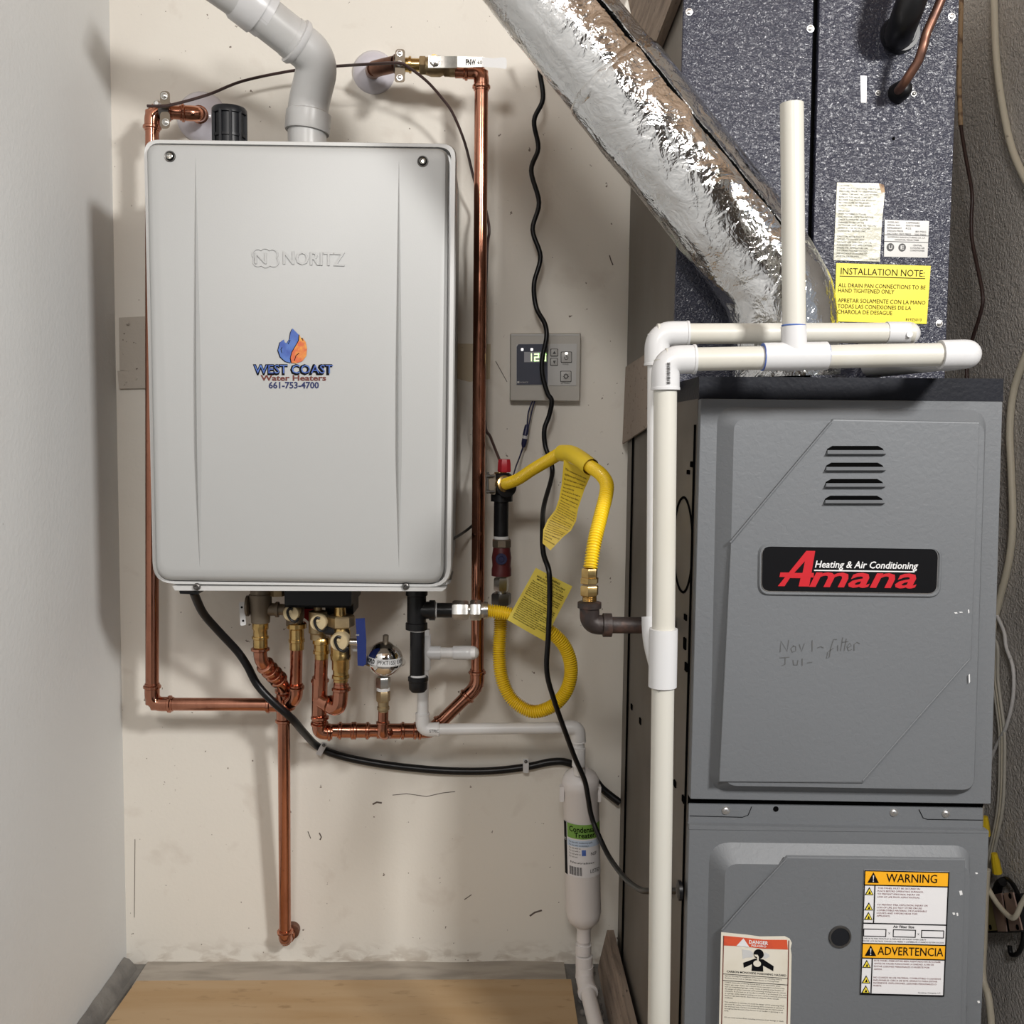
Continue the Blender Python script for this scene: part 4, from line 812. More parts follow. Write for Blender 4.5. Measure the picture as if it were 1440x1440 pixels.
for d_ in range(0, 360, 45): b.ribbon([p+V((0, z-.0002, 0)) for p in W([(795.6+k*math.sin(math.radians(d_)), 529.5-k*math.cos(math.radians(d_))) for k in (2.6, 4)], YK)], S(1.2, YK))
LK = Label([(726, 484), (810, 484), (810, 542), (726, 542)], YK)
LK.text(b, 'POWER', .775, .475, .03, .002, w=.10); LK.text(b, 'SETTINGS', .74, .935, .03, .002, w=.15); b.build('button_print', 'grey_ink', rc_)
b = MB(); LK.text(b, 'NORITZ', .06, .91, .035, .003, w=.14); LK.rect(b, .015, .90, .05, .95, .0028, .0002); b.build('screen_print', 'controller_face', rc_)
rw_ = thing('controller_wire', 'twin blue wire with crimp connector hanging below the controller', 'wire', P(740, 630, YB-.02))
for dx in (-3, 1.5):
    MB().tube(cr([P(752+dx*.6, 561, 1.775), P(746+dx, 580, 1.772), P(742.5+dx*.4, 600, 1.77), P(741, 603, 1.77)], 6), S(1.0, 1.77), 8).build('strand', 'navy_plastic', rw_)
wd = dirn(P(741.5, 598, 1.77), P(736, 628, 1.77))
b = MB(); b.lathe(P(741.5, 597, 1.77), wd, [(0, S(2, 1.77)), (S(2, 1.77), S(3.4, 1.77)), (S(16, 1.77), S(4, 1.77))], 12); b.lathe(P(738, 617, 1.77), wd, [(0, S(4, 1.77)), (S(8, 1.77), S(3.6, 1.77)), (S(12, 1.77), S(2, 1.77))], 12); b.build('crimp', 'navy_plastic', rw_)
b = MB(); b.lathe(P(739.2, 611, 1.77), wd, [(0, S(3.8, 1.77)), (S(6, 1.77), S(3.8, 1.77))], 12); b.build('crimp_collar', 'pvc_clean', rw_)
MB().tube(cr([P(736, 627, 1.77), P(731, 642, 1.76), P(726, 655, 1.74), P(722, 668, 1.70)], 6), S(1.1, 1.75), 8).build('strand', 'navy_plastic', rw_)
# ================================================================== FURNACE
YF = 1.176; XF = 0.244; YFB = 1.770
fu = thing('furnace', 'tall grey gas furnace with embossed doors standing at the right', 'furnace', (0.42, YF+0.3, 0))
def fl(y): return 983.6-0.0262*(y-545)      # left edge px of the front at row y
def fr(y): return 1408.5-0.0315*(y-545)
def col(pxs, dy=0.0): return W(pxs, YF, dy)
def toZ0(x): 
    return PZ(x, 1440, 0) 
yb0 = 1716
FB = [(fl(562), 560), (fr(565)-2, 564), (fr(yb0)-4, yb0), (fl(yb0), yb0)]
cb = W(FB, YF, 0.006)
for p in (cb[2], cb[3]): p.z = 0.0
cback = [V((p.x, YFB, p.z)) for p in cb]
b = MB(); b.loops([cb, cback], smooth=False); b.build('casing', 'side_metal', fu)
# black top flange
tf = W([(983, 529.5), (1410.5, 532.5), (1410, 564.5), (983, 560.5)], YF, -.001)
b = MB(); b.loops([tf, [V((p.x, YFB, p.z)) for p in tf]], smooth=False); b.build('top_flange', 'furnace_top', fu)
# upper door
def emboss(name, outer, mid, inner, rad, dz, m='furnace_paint'):
    b = MB()
    b.loops([W(rq(outer, 2), YF, .006), W(rq(outer, 2), YF, -.006), W(rq(inset(outer, .8), 2), YF, -.0068), W(rq(mid, rad), YF, -.0068), W(rq(inner, [r_*.62 for r_ in rad]), YF, -.0068-dz)], cap0=True)
    return b.build(name, m, fu, sharp=25)
UO = [(fl(561)+.5, 561), (fr(565)-2, 565), (fr(1128)-.5, 1128), (fl(1121)+.5, 1121)]
UM = [(1007, 572), (1383, 577), (1366, 1114), (996, 1109)]
UI = [(1026, 590), (1372, 596), (1357, 1102), (1014, 1096)]
ud = emboss('upper_door', UO, UM, UI, [26, 26, 26, 26], .015)
YD = YF-.0218
# raised field with clipped corners (two diagonal steps)
def field(parent, poly, name='raised_field'):
    b = MB(); n = len(poly); cxm = sum(p[0] for p in poly)/n; cym = sum(p[1] for p in poly)/n
    def sh(k): return [(x+(cxm-x)/math.hypot(cxm-x, cym-y)*k, y+(cym-y)/math.hypot(cxm-x, cym-y)*k) for x, y in poly]
    b.loops([W(poly, YD, .0002), W(sh(1.6), YD, -.0022), W(sh(3.2), YD, -.0026)], cap0=False, smooth=False); return b.build(name, 'furnace_paint', parent, sharp=15)
field(ud, [(1171, 588.5), (1377, 593), (1366, 926), (1213, 1101.5), (1010, 1099.5), (1026, 764)])
YD2 = YD-.0026
def ridge(parent, pts, wd, name='crease'):
    b = MB(); b.tube(W(pts, YD2), S(wd, YD2), 8); return b.build(name, 'furnace_paint', parent)
ridge(ud, [(1169, 594), (1100, 676), (1027, 763)], 1.6); ridge(ud, [(1364, 926), (1290, 1010), (1213, 1098)], 1.4)
for i, (x0, x1, y0, y1) in enumerate(((1160.5, 1244.5, 627, 639), (1159, 1244, 650.5, 662), (1158.5, 1243.5, 673.5, 685), (1157.5, 1243, 697, 708))):
    b = MB(); b.slab(W([(x0, y1), (x0+3, y0+4), (x0+10, y0), (x1-10, y0), (x1-3, y0+4), (x1, y1)], YD2, -.0004), (0, .0003, 0)); lo = b.build('louver', 'black_hole', ud)
    b = MB(); t_ = W([(x0+3, y0+6), (x1-3, y0+6)], YD2, -.0006); u_ = W([(x0+1, y1-1), (x1-1, y1-1)], YD2, -.006); l_ = W([(x0, y1+1), (x1, y1+1)], YD2, -.0002)
    b.add([t_[0], t_[1], u_[1], u_[0], l_[0], l_[1]], [(0, 1, 2, 3), (3, 2, 5, 4)], False); b.add([t_[0], u_[0], l_[0], t_[1], u_[1], l_[1]], [(0, 1, 2), (3, 5, 4)], False); b.build('louver_lip', 'furnace_paint', lo)
# badge
BQ = [(1070.5, 767), (1319, 771), (1316.5, 835), (1069.5, 831.5)]
b = MB(); bo = inset(BQ, -5, -3, -6, -6); b.loops([W(rq(bo, 17), YD2, .0002), W(rq(inset(bo, 2.5), 15), YD2, -.003), W(rq(inset(bo, 4), 14), YD2, -.003), W(rq(BQ, 13), YD2, -.001)], cap0=False); bf = b.build('badge_frame', 'furnace_paint', ud)
b = MB(); b.slab(W(rq(BQ, 13), YD2, -.001), (0, -.0008, 0)); bp = b.build('badge', 'black_ink', ud)
b = MB(); b2 = rq(BQ, 13); b3 = rq(inset(BQ, .9), 12.4); b.loops([W(b2, YD2, -.0019), W(b3, YD2, -.0021)], False, False); b.build('badge_border', 'zinc', bp)
LA = Label(BQ, YD2-.0018)
b = MB(); LA.text(b, 'mana', .275, .415, .46, .0006, w=.61, bold=.018, shear=.28)
LA.poly(b, [(.097, .88), (.255, .10), (.305, .10), (.275, .88), (.215, .88), (.225, .70), (.165, .70), (.135, .88)], .0004)
LA.poly(b, [(.11, .58), (.30, .58), (.30, .68), (.105, .68)], .0005)
b.build('badge_name', 'red_print', bp)
b = MB(); LA.poly(b, [(.19, .58), (.235, .58), (.247, .33)], .0009); b.build('badge_counter', 'black_ink', bp)
b = MB(); LA.text(b, 'Heating & Air Conditioning', .305, .31, .15, .0008, w=.585, bold=.015, shear=.22); LA.rect(b, .30, .51, .87, .535, .0008, .0003); b.build('badge_lettering', 'white_print', bp)
# pencilled note
hw = [[(1097, 917), (1098, 901), (1107, 916), (1109, 900)], [(1116, 908), (1112, 912), (1114, 917), (1119, 915), (1119, 909), (1115, 908)], [(1124, 906), (1127, 916), (1131, 905)], [(1142, 900), (1142, 916)], [(1149, 911), (1154, 909), (1158, 911)], [(1177, 899), (1172, 899), (1168, 912), (1166, 924), (1162, 926), (1164, 917), (1172, 911)], [(1178, 907), (1178, 915)], [(1185, 896), (1182, 915)], [(1190, 898), (1187, 915)], [(1184, 903), (1193, 902)], [(1192, 911), (1197, 908), (1195, 904), (1191, 909), (1193, 915), (1198, 913)], [(1201, 915), (1201, 906), (1205, 903), (1209, 905)], [(1096, 925), (1110, 924)], [(1104, 925), (1104, 934), (1099, 936)], [(1115, 928), (1116, 935), (1121, 935), (1122, 928)], [(1128, 926), (1128, 936)], [(1135, 932), (1142, 931)]]
b = MB()
for pl in hw: b.ribbon([p+V((0, -.0006, 0)) for p in W(pl, YD2)], S(1.0, YD))
b.build('pencil_note', 'grey_ink', ud)
# paint chips
b = MB()
for k, (x, y, w_, h_) in enumerate(((1344, 862, 5, 1.6), (1351, 861, 6, 1.2), (1362, 860, 2, 5), (1363, 955, 2, 12))):
    b.slab(W([(x-w_/2, y-h_/2), (x+w_*.3, y-h_*.6), (x+w_/2, y+h_*.3), (x-w_*.2, y+h_/2)], YD2), (0, -.0004, 0))
b.build('paint_chip', 'white_print', ud)
# middle strip
MS = [(fl(1132)+1, 1131), (1382.5, 1137), (1382, 1170), (fl(1165)+1, 1165)]
b = MB(); b.loops([W(MS, YF, .006), W(MS, YF, .001)], smooth=False); ms = b.build('middle_strip', 'furnace_paint', fu)
b = MB(); b.slab(W([(fl(1121), 1120), (1388, 1127), (1384, 1138), (fl(1132), 1133)], YF, .0045), (0, .001, 0)); b.build('shadow_gap', 'black_hole', fu)
b = MB()
for pl in ([(970, 1147), (1044, 1149), (1052, 1146), (1057, 1134)], [(1292, 1138), (1298, 1150), (1304, 1152), (1382, 1153)]): b.ribbon([p+V((0, -.0006, 0)) for p in W(pl, YF+.001)], S(1.0, YF))
b.build('tab_outline', 'black_ink', ms)
for x, y, m_ in ((1020.7, 1139.5, 'zinc'), (1257, 1142.5, 'zinc'), (1330, 1144, 'zinc')):
    o = screw(ms, P(x, y, YF+.001), S(4.8, YF), m_)
b = MB(); b.lathe(P(1091, 1137.5, YF+.001), (0, -1, 0), [(0, S(4, YF)), (.0006, S(4, YF))], 14); b.build('screw_hole', 'black_hole', ms)
b = MB(); lp_ = [(967.5, 1156.5), (1386, 1165), (1386.5, 1168.5), (967.5, 1163)]; b.loops([W(lp_, YF, .004), W(lp_, YF, -.0075)], smooth=False); b.build('ledge', 'furnace_paint', fu)
# lower door
LO = [(967.5, 1163), (1387, 1169), (fr(yb0)-6, 1690), (fl(yb0)+1, 1690)]
LM = [(996, 1181), (1361, 1186), (1349, 1668), (985, 1666)]
LI = [(1014, 1204), (1352, 1208), (1340, 1652), (1002, 1650)]
ld = emboss('lower_door', LO, LM, LI, [30, 24, 24, 24], .015)
field(ld, [(1106, 1202.5), (1357, 1206), (1345, 1656), (999, 1653), (1013, 1309)])
ridge(ld, [(1105, 1209), (1060, 1257), (1015, 1308)], 1.5)
b = MB(); c = P(1181, 1317, YD2); rr = S(17, YD)
b.lathe(c, (0, -1, 0), [(.0002, rr), (.002, rr*.96), (.002, rr*.82), (-.0002, rr*.78)], 28); sp = b.build('sight_port', 'dark_steel', ld)
b = MB(); b.lathe(c+V((0, -.0004, 0)), (0, -1, 0), [(0, rr*.8), (.0006, rr*.8)], 24); b.build('sight_glass', 'black_plastic', sp)
b = MB()
for x, y, w_, h_ in ((1351, 1256, 5, 6), (1341, 1285, 4, 3), (1346, 1286, 3, 4), (1373, 1228, 4, 2), (1376, 1409, 4, 3)): b.slab(W([(x-w_/2, y-h_/2), (x+w_*.3, y-h_*.6), (x+w_/2, y+h_*.3), (x-w_*.2, y+h_/2)], YD2), (0, -.0005, 0))
b.build('paint_chip', 'white_print', ld)
# side details
def side(pts, m, name, th=.0015): 
    b = MB(); b.slab([PX(x, y, XF-.0002) for x, y in pts], (-th, 0, 0)); return b.build(name, m, fu)
XS = W([(fl(800), 800)], YF)[0].x
# ring knockout on the casing side
b = MB(); kc = PX(961, 766, XS); R_ = .060
b.tube([V((XS-.0006, kc.y+R_*math.cos(a), kc.z+R_*math.sin(a))) for a in [2*math.pi*k/36 for k in range(1, 36)]], .0016, 6); b.build('knockout_ring', 'black_hole', fu)
b = MB()
for (x, y, w_, h_) in ((974, 653, 2.4, 8), (969, 664, 2, 6), (965, 868, 2.5, 8), (964, 905, 3, 16), (966, 938, 2, 12), (950, 1102, 3, 8), (962, 1124, 3, 9), (889, 994, 2.5, 7), (901, 1014, 3, 8)):
    p = PX(x, y, XS); hy = S(h_, p.y)/2; b.box((XS-.002, p.y-.006, p.z-hy), (XS+.001, p.y+.006, p.z+hy))
b.build('side_hole', 'black_hole', fu)
MB().box((XS-.003, 1.695, 0.03), (XS+.0002, 1.70, 1.0)).build('side_seam', 'black_hole', fu); MB().box((XS-.002, YF+.012, 0.0), (XS+.001, YF+.017, 1.0)).build('side_seam', 'black_hole', fu)
# ------------------------------------------------------------------ furnace labels
LWQ = [(1215.3, 1223.2), (1334.4, 1226), (1327, 1401), (1209, 1398)]
wl = thing('warning_label', 'white and amber warning sticker on the lower furnace door', 'label', P(1268, 1400, YD2))
LW = Label(LWQ, YD2-.0006)
def lr(L, par, u0, v0, u1, v1, z, m, nm): b = MB(); L.rect(b, u0, v0, u1, v1, z); return b.build(nm, m, par)
lr(LW, wl, 0, 0, 1, 1, 0, 'white_label', 'sheet'); lr(LW, wl, .005, .003, .995, .115, .0003, 'amber_label', 'band'); lr(LW, wl, .005, .588, .995, .702, .0003, 'amber_label', 'band')
b = MB()
for v_ in (0, .115, .422, .585, .702): LW.rect(b, 0, v_, 1, v_+.008, .0006)
LW.rect(b, 0, .99, 1, 1, .0006)
for u_ in (0, .99): LW.rect(b, u_, 0, u_+.012, 1, .0006)
for v0, v1 in ((.115, .422), (.702, .995)): LW.rect(b, .125, v0, .137, v1, .0006)
for v0 in (.015, .602): LW.poly(b, [(.04, v0+.085), (.175, v0+.085), (.107, v0)], .0008)
for vb_ in (.135, .258, .335, .72, .845, .925): LW.poly(b, [(.015, vb_+.064), (.118, vb_+.064), (.066, vb_)], .0006)
LW.text(b, 'WARNING', .26, .022, .068, .0011, w=.60, bold=.005); LW.text(b, 'ADVERTENCIA', .19, .610, .066, .0011, w=.78, bold=.005)
LW.text(b, 'Air Filter Size', .365, .438, .020, .0007, w=.25, bold=.02)
for u_ in (.015, .365, .70):
    for (a_, c_, d_, e_) in ((u_, .470, u_+.27, .475), (u_, .527, u_+.27, .532), (u_, .470, u_+.008, .532), (u_+.262, .470, u_+.27, .532)): LW.rect(b, a_, c_, d_, e_, .0006)
LW.text(b, 'X', .31, .495, .016, .0007); LW.text(b, 'X', .655, .497, .016, .0007)
LW.text(b, 'CHECK FILTERS MONTHLY & REPLACE OR WASH WHEN DIRTY', .012, .543, .011, .0007, w=.75); LW.text(b, 'REVISE LOS FILTROS TODOS LOS MESES Y CAMBIELOS CUANDO ESTEN SUCIOS', .012, .563, .011, .0007, w=.96)
LW.text(b, 'Goodman Company, L.P.', .69, .968, .011, .0007, w=.27); b.build('print', 'black_ink', wl)
b = MB()
for vb_ in (.135, .258, .335, .72, .845, .925): LW.poly(b, [(.030, vb_+.057), (.103, vb_+.057), (.066, vb_+.012)], .0010)
b.build('warning_icon', 'icon_yellow', wl)
b = MB()
for vb_ in (.135, .258, .335, .72, .845, .925): LW.poly(b, [(.052, vb_+.052), (.082, vb_+.052), (.074, vb_+.036), (.066, vb_+.028), (.06, vb_+.042)], .0014)
b.build('icon_print', 'black_ink', wl)
b = MB()
for v0 in (.015, .602): LW.poly(b, [(.100, v0+.025), (.114, v0+.025), (.110, v0+.060), (.104, v0+.060)], .0010); LW.rect(b, .102, v0+.066, .112, v0+.076, .0010)
b.build('icon_mark', 'white_print', wl)
b = MB()
for i, (t_, w_) in enumerate((('THIS PANEL MUST BE SECURED IN', .50), ('PLACE BEFORE OPERATING FURNACE,', .54), ('TO PREVENT PERSONAL INJURY OR', .50), ('LOSS OF LIFE FROM ASPHYXIATION.', .50))): LW.text(b, t_, .165, .135+.0235*i, .013, .0007, w=w_)
for i, (t_, w_) in enumerate((('TO PREVENT FIRE, EXPLOSION, INJURY OR', .60), ('LOSS OF LIFE, DO NOT STORE OR USE', .53), ('COMBUSTIBLE MATERIAL OR FLAMMABLE', .59), ('LIQUIDS AND VAPORS NEAR THIS', .48), ('APPLIANCE.', .16))): LW.text(b, t_, .165, .268+.0225*i, .013, .0007, w=w_)
for i, (t_, w_) in enumerate((('ESTE PANEL DEBE ESTAR BIEN ASENTADO EN SU LUGAR', .79), ('ANTES DE HACER FUNCIONAR LA UNIDAD, A FIN DE', .71), ('EVITAR LESIONES PERSONALES O MUERTE POR', .66), ('ASFIXIA.', .10))): LW.text(b, t_, .155, .718+.023*i, .013, .0007, w=w_)
for i, (t_, w_) in enumerate((('NO GUARDE NI USE MATERIAL COMBUSTIBLE O LIQUIDOS', .80), ('INFLAMABLES CERCA DE ESTE APARATO PARA EVITAR', .76), ('INCENDIOS, EXPLOSIONES, LESIONES PERSONALES O', .75), ('MUERTE.', .10))): LW.text(b, t_, .155, .853+.022*i, .013, .0007, w=w_)
b.build('small_print', 'dark_red_ink', wl)
# carbon monoxide label
LCQ = [(1014, 1310.7), (1113.5, 1318), (1110, 1490), (1010, 1483)]
co = thing('danger_label', 'cream danger sticker with red band at the lower left furnace door', 'label', P(1062, 1490, YD2))
LX = Label(LCQ, YD2-.0006)
b = MB(); LX.poly(b, [(0, 0), (.35, .005), (.55, .012), (.9, -.005), (.97, .012), (1.0, .045), (.985, .09), (1.0, .14), (1, 1), (0, 1)], 0, .0005); b.build('sheet', 'cream_label', co)
b = MB(); LX.poly(b, [(.035, .026), (.35, .030), (.6, .035), (.93, .022), (.945, .10), (.6, .108), (.3, .100), (.035, .105)], .0006); b.build('band', 'danger_red', co)
b = MB(); LX.poly(b, [(.22, .098), (.40, .102), (.315, .034)], .0010); LX.text(b, 'DANGER', .395, .045, .028, .0010, w=.27, bold=.03); LX.text(b, 'PELIGRO', .43, .080, .016, .0010, w=.21, bold=.02); b.build('band_print', 'white_print', co)
b = MB()
hd = [(.535+.072*math.cos(a), .155+.040*math.sin(a)) for a in [2*math.pi*k/18 for k in range(18)]]
LX.poly(b, hd, .0006); LX.poly(b, [(.33, .275), (.32, .235), (.48, .195), (.60, .195), (.75, .245), (.745, .285), (.60, .245), (.605, .295), (.44, .295), (.445, .240)], .0006)
LX.poly(b, [(.30, .080+.005), (.34, .085), (.36, .094), (.27, .094)], .0013) if False else None
LX.text(b, 'CARBON MONOXIDE POISONING HAZARD', .09, .306, .016, .0007, w=.84, bold=.02)
for v_ in (.335, .388): LX.rect(b, .035, v_, .955, v_+.003, .0006)
para = ['Special Warning for Installation of Furnaces or Air Handling Units in', 'Enclosed Areas such as Garages, Utility Rooms or Parking Areas', '', 'Carbon monoxide producing devices (such as an automobile, space', 'heater, gas water heater, etc.) should not be operated in enclosed areas', 'such as unventilated garages, utility rooms or parking areas because of', 'the danger of carbon monoxide (CO) poisoning resulting from the exhaust', 'emissions. If a furnace or air handler is installed in an enclosed area such', 'as a garage, utility room or parking area and a carbon monoxide producing', 'device is operated therein, there must be adequate, direct outside', 'ventilation.', '', 'This ventilation is necessary to avoid the danger of CO poisoning which', 'can occur if a carbon monoxide producing device continues to operate in', 'the enclosed area. Carbon monoxide emissions can be (re)circulated', 'throughout the structure if the furnace or air handler is operating in any', 'mode.', '', '', 'CO can cause serious illness including permanent brain damage or death.']
wl_ = [.80, .76, 0, .78, .84, .83, .86, .87, .87, .76, .12, 0, .84, .84, .82, .83, .06, 0, 0, .84]
for i, (t_, w_) in enumerate(zip(para, wl_)):
    if t_: LX.text(b, t_, .07, .345+.0178*i, .010, .0007, w=w_)
b.build('print', 'black_ink', co)
b = MB(); LX.poly(b, [(.515+.055*math.cos(a), .232+.026*math.sin(a)) for a in [2*math.pi*k/14 for k in range(14)]], .0010); LX.poly(b, [(.47, .160), (.52, .160), (.535, .175), (.535, .21), (.515, .21), (.512, .178), (.48, .172)], .0010)
b.build('figure_mask', 'cream_label', co)
b = MB(); LX.poly(b, [(.30, .125), (.42, .13), (.46, .15), (.45, .185), (.36, .19), (.31, .205)], .0005); LX.poly(b, [(.62, .135), (.68, .15), (.69, .17), (.63, .19), (.60, .18)], .0005); b.build('cloud_print', 'pvc_grey', co)
b = MB(); 
for u_ in (.03, .95): LX.rect(b, u_, .026, u_+.012, 1, .0006)
b.build('border', 'brown_ink', co)
# ================================================================== COIL CABINET
YO = 1.294
co_t = thing('coil_cabinet', 'blue black textured coil cabinet standing on top of the furnace', 'cabinet', (0.42, YO+.2, PX(950, 545, XF).z))
def ol(y): return 961-0.028*y
def orr(y): return 1347-0.038*y
yt, yl = -150, 548
zb = tf[0].z
b = MB(); q = W([(ol(yt), yt), (orr(yt), yt), (orr(yl), yl), (ol(yl), yl)], YO, .006)
for p in q[2:]: p.z = zb+.001
q[3].x = q[0].x = XF-.001
b.loops([q, [V((p.x, YFB, p.z)) for p in q]], smooth=False); b.build('casing', 'side_metal', co_t)
def opan(x0f, x1f, nm, dy):
    pts = [(x0f(yt), yt), (x1f(yt), yt), (x1f(yl), yl), (x0f(yl), yl)]
    b = MB(); b.loops([W(pts, YO, .005), W(pts, YO, dy+.001), W(inset(pts, 1, 0, 1, 0), YO, dy)], smooth=False); return b.build(nm, 'coil_paint', co_t)
lpn = opan(ol, lambda y: 1144.5-.024*y, 'left_panel', 0.0); rpn = opan(lambda y: 1151-.026*y, orr, 'right_panel', -.004)
b = MB(); b.slab(W([(1143-.024*yt, yt), (1152.5-.026*yt, yt), (1152.5-.026*yl, yl), (1143-.024*yl, yl)], YO, .004), (0, .001, 0)); b.build('panel_gap', 'black_hole', co_t)
for par, x, y, dy in ((lpn, 969, 17, 0), (lpn, 1139.5, 40.5, 0), (rpn, 1338, 23.5, -.004), (rpn, 1320.5, 455, -.004)): screw(par, P(x, y, YO+dy), S(4, YO), 'zinc')
for x, y in ((1234.5, 131), (1285, 132)): screw(rpn, P(x, y, YO-.004), S(3, YO), 'dark_steel')
b = MB(); b.slab(W([(1208, 108), (1217, 108.5), (1216.5, 146), (1209, 146)], YO, -.004), (0, -.0006, 0)); b.build('tape_strip', 'white_label', rpn)
b = MB(); b.lathe(P(1256.5, 195, YO-.004), (0, -1, 0), [(0, S(2.2, YO)), (.0008, S(2.2, YO))], 12); b.build('small_hole', 'black_hole', rpn)
# labels on cabinet
YOL = YO-.0045
cL = thing('caution_label', 'long aged cream caution label with torn corner on the coil cabinet', 'label', P(1205, 367, YOL))
L1 = Label([(1177, 256.7), (1245, 258), (1237, 368), (1172, 366)], YOL)
b = MB(); L1.poly(b, [(0, 0), (.86, .0), (.93, .03), (.96, .09), (1.0, .115), (.985, .5), (1, 1), (0, 1)], 0, .0005); b.build('sheet', 'old_label', cL)
b = MB(); L1.poly(b, [(.86, .0), (.97, .02), (1.0, .115), (.93, .12)], .0004); b.build('rust_stain', 'rust_wire', cL)
cl1 = ['CAUTION', 'THIS UNIT CONTAINS 100 P.S.I.G.', 'PRESSURE. PRIOR TO UNSWEATING', 'TUBING CAP AND ACCESS FITTING,', 'REMOVE THE VALVE CORE TO', 'RELEASE THE PRESSURE. SHOULD', 'NO PRESSURE BE RELEASED,', 'CHECK THE COIL FOR LEAKS.', '', 'IMPORTANT', 'WHEN MATCHING OUTDOOR', 'AND INDOOR UNITS THE INDOOR', 'CHECK FLOWRATER MUST BE', 'CHANGED TO MATCH THE', 'OUTDOOR UNIT SIZE. SEE PISTON', 'CHART IN THE INSTRUCTIONS', 'CONTAINED IN THIS UNIT', '', 'CAUTION: NOTE THAT IF', 'APPLIED TO GOODS UNIT', 'DO NOT USE THIS COIL ON OIL', 'FURNACES OR ANY APPLICATION', 'WHERE THE TEMPERATURE ON', 'THE DRAIN PAN MAY EXCEED', '300F WITHOUT CHANGING TO', 'A METAL DRAIN PAN.']
b = MB()
for i, t_ in enumerate(cl1):
    if t_: L1.text(b, t_, .055, .03+.0362*i, .021, .0007, w=min(.86, len(t_)*.0275))
L1.text(b, 'B13829-00', .78, .965, .014, .0007, w=.16); b.build('print', 'black_ink', cL)
nP = thing('rating_plate', 'small silver white rating plate on the coil cabinet', 'label', P(1274, 362, YOL))
L2 = Label([(1244, 309), (1306.5, 311), (1304, 362.5), (1243, 361)], YOL)
lr(L2, nP, 0, 0, 1, 1, 0, 'stained_plate', 'sheet')
b = MB()
for i, (t_, t2, w2) in enumerate((('MODEL NO.', 'CAPF036B2', .30), ('SERIAL NO.', '0507314480', .32), ('REFRIGERANT', 'R22', .12), ('DESIGN PRESS', '80 PSIG', .24), ('FACTORY TEST PRESS', '300 PSIG', .26))):
    L2.text(b, t_, .06, .04+.078*i, .045, .0007, w=len(t_)*.03); L2.text(b, t2, .98-w2-.04 if i > 2 else .48, .04+.078*i, .045, .0007, w=w2)
L2.text(b, 'GOODMAN MANUFACTURING CO., L.P.', .07, .44, .045, .0007, w=.86); L2.text(b, 'HOUSTON, TEXAS 77008', .24, .51, .045, .0007, w=.54)
for v_ in (.40, .58): L2.rect(b, 0, v_, 1, v_+.012, .0006)
for i, t_ in enumerate(('CENTRAL', 'COOLING AIR', 'CONDITIONER')): L2.text(b, t_, .76, .65+.07*i, .045, .0007, w=len(t_)*.03, align='c')
for u_, t_ in ((.14, 'U'), (.41, 'E')):
    L2.poly(b, [(u_+.085*math.cos(a), .74+.11*math.sin(a)) for a in [2*math.pi*k/18 for k in range(18)]], .0006)
b.build('print', 'grey_ink', nP)
b = MB()
for u_, t_ in ((.14, 'U'), (.41, 'E')): L2.text(b, t_, u_, .69, .10, .0011, w=.08, align='c', bold=.02)
b.build('mark_print', 'stained_plate', nP)
yN = thing('installation_note', 'bright yellow installation note stuck on the coil cabinet above the pipes', 'label', P(1240, 455, YOL))
L3 = Label([(1176, 370), (1308.6, 374), (1303, 455.6), (1173, 452)], YOL)
lr(L3, yN, 0, 0, 1, 1, 0, 'yellow_label', 'sheet')
b = MB(); L3.text(b, 'INSTALLATION NOTE:', .05, .075, .115, .0007, w=.89); L3.rect(b, .04, .215, .95, .226, .0006)
for t_, v_, w_ in (('ALL DRAIN PAN CONNECTIONS TO BE', .34, .93), ('HAND TIGHTENED ONLY', .43, .60), ('APRETAR SOLAMENTE CON LA MANO', .60, .94), ('TODAS LAS CONEXIONES DE LA', .70, .79), ('CHAROLA DE DESAGUE', .795, .59)): L3.text(b, t_, .03, v_, .070, .0007, w=w_)
L3.text(b, '819Z5013', .77, .91, .045, .0007, w=.17); b.build('print', 'black_ink', yN)
# refrigerant lines
sl = thing('suction_line', 'thick black insulated refrigerant line entering the cabinet top through a collar', 'pipe', P(1264, 50, YO))
sp_ = [P(1264, 52, YO-.004), P(1266, 44, YO-.03), P(1275, 20, YO-.06), P(1291, -25, YO-.075), P(1310, -80, YO-.08)]
MB().tube(cr(sp_, 6), [S(20, 1.25)]*25, 20).build('insulation', 'black_rubber', sl)
b = MB(); b.lathe(P(1264, 49, YO-.004), (0, -1, 0), [(0, S(26, YO)), (.010, S(25, YO)), (.010, S(20, YO)), (.012, S(19, YO))], 28); b.build('collar', 'black_plastic', sl)
ll = thing('liquid_line', 'thin brown copper refrigerant line bending out of a small black grommet', 'pipe', P(1260, 131, YO))
MB().tube(cr([P(1261, 130, YO-.004), P(1266, 124, YO-.03), P(1276, 110, YO-.05), P(1291, 86, YO-.06), P(1298, 66, YO-.065), P(1303, 47, YO-.065), P(1319, 10, YO-.07), P(1335, -30, YO-.07)], 7), S(6.2, 1.24), 14).build('tube', 'brown_copper', ll)
b = MB(); b.lathe(P(1262, 131, YO-.004), (0.1, -1, 0), [(0, S(14, YO)), (.012, S(13, YO)), (.022, S(9, YO)), (.024, S(6, YO))], 22); b.build('grommet', 'black_rubber', ll)
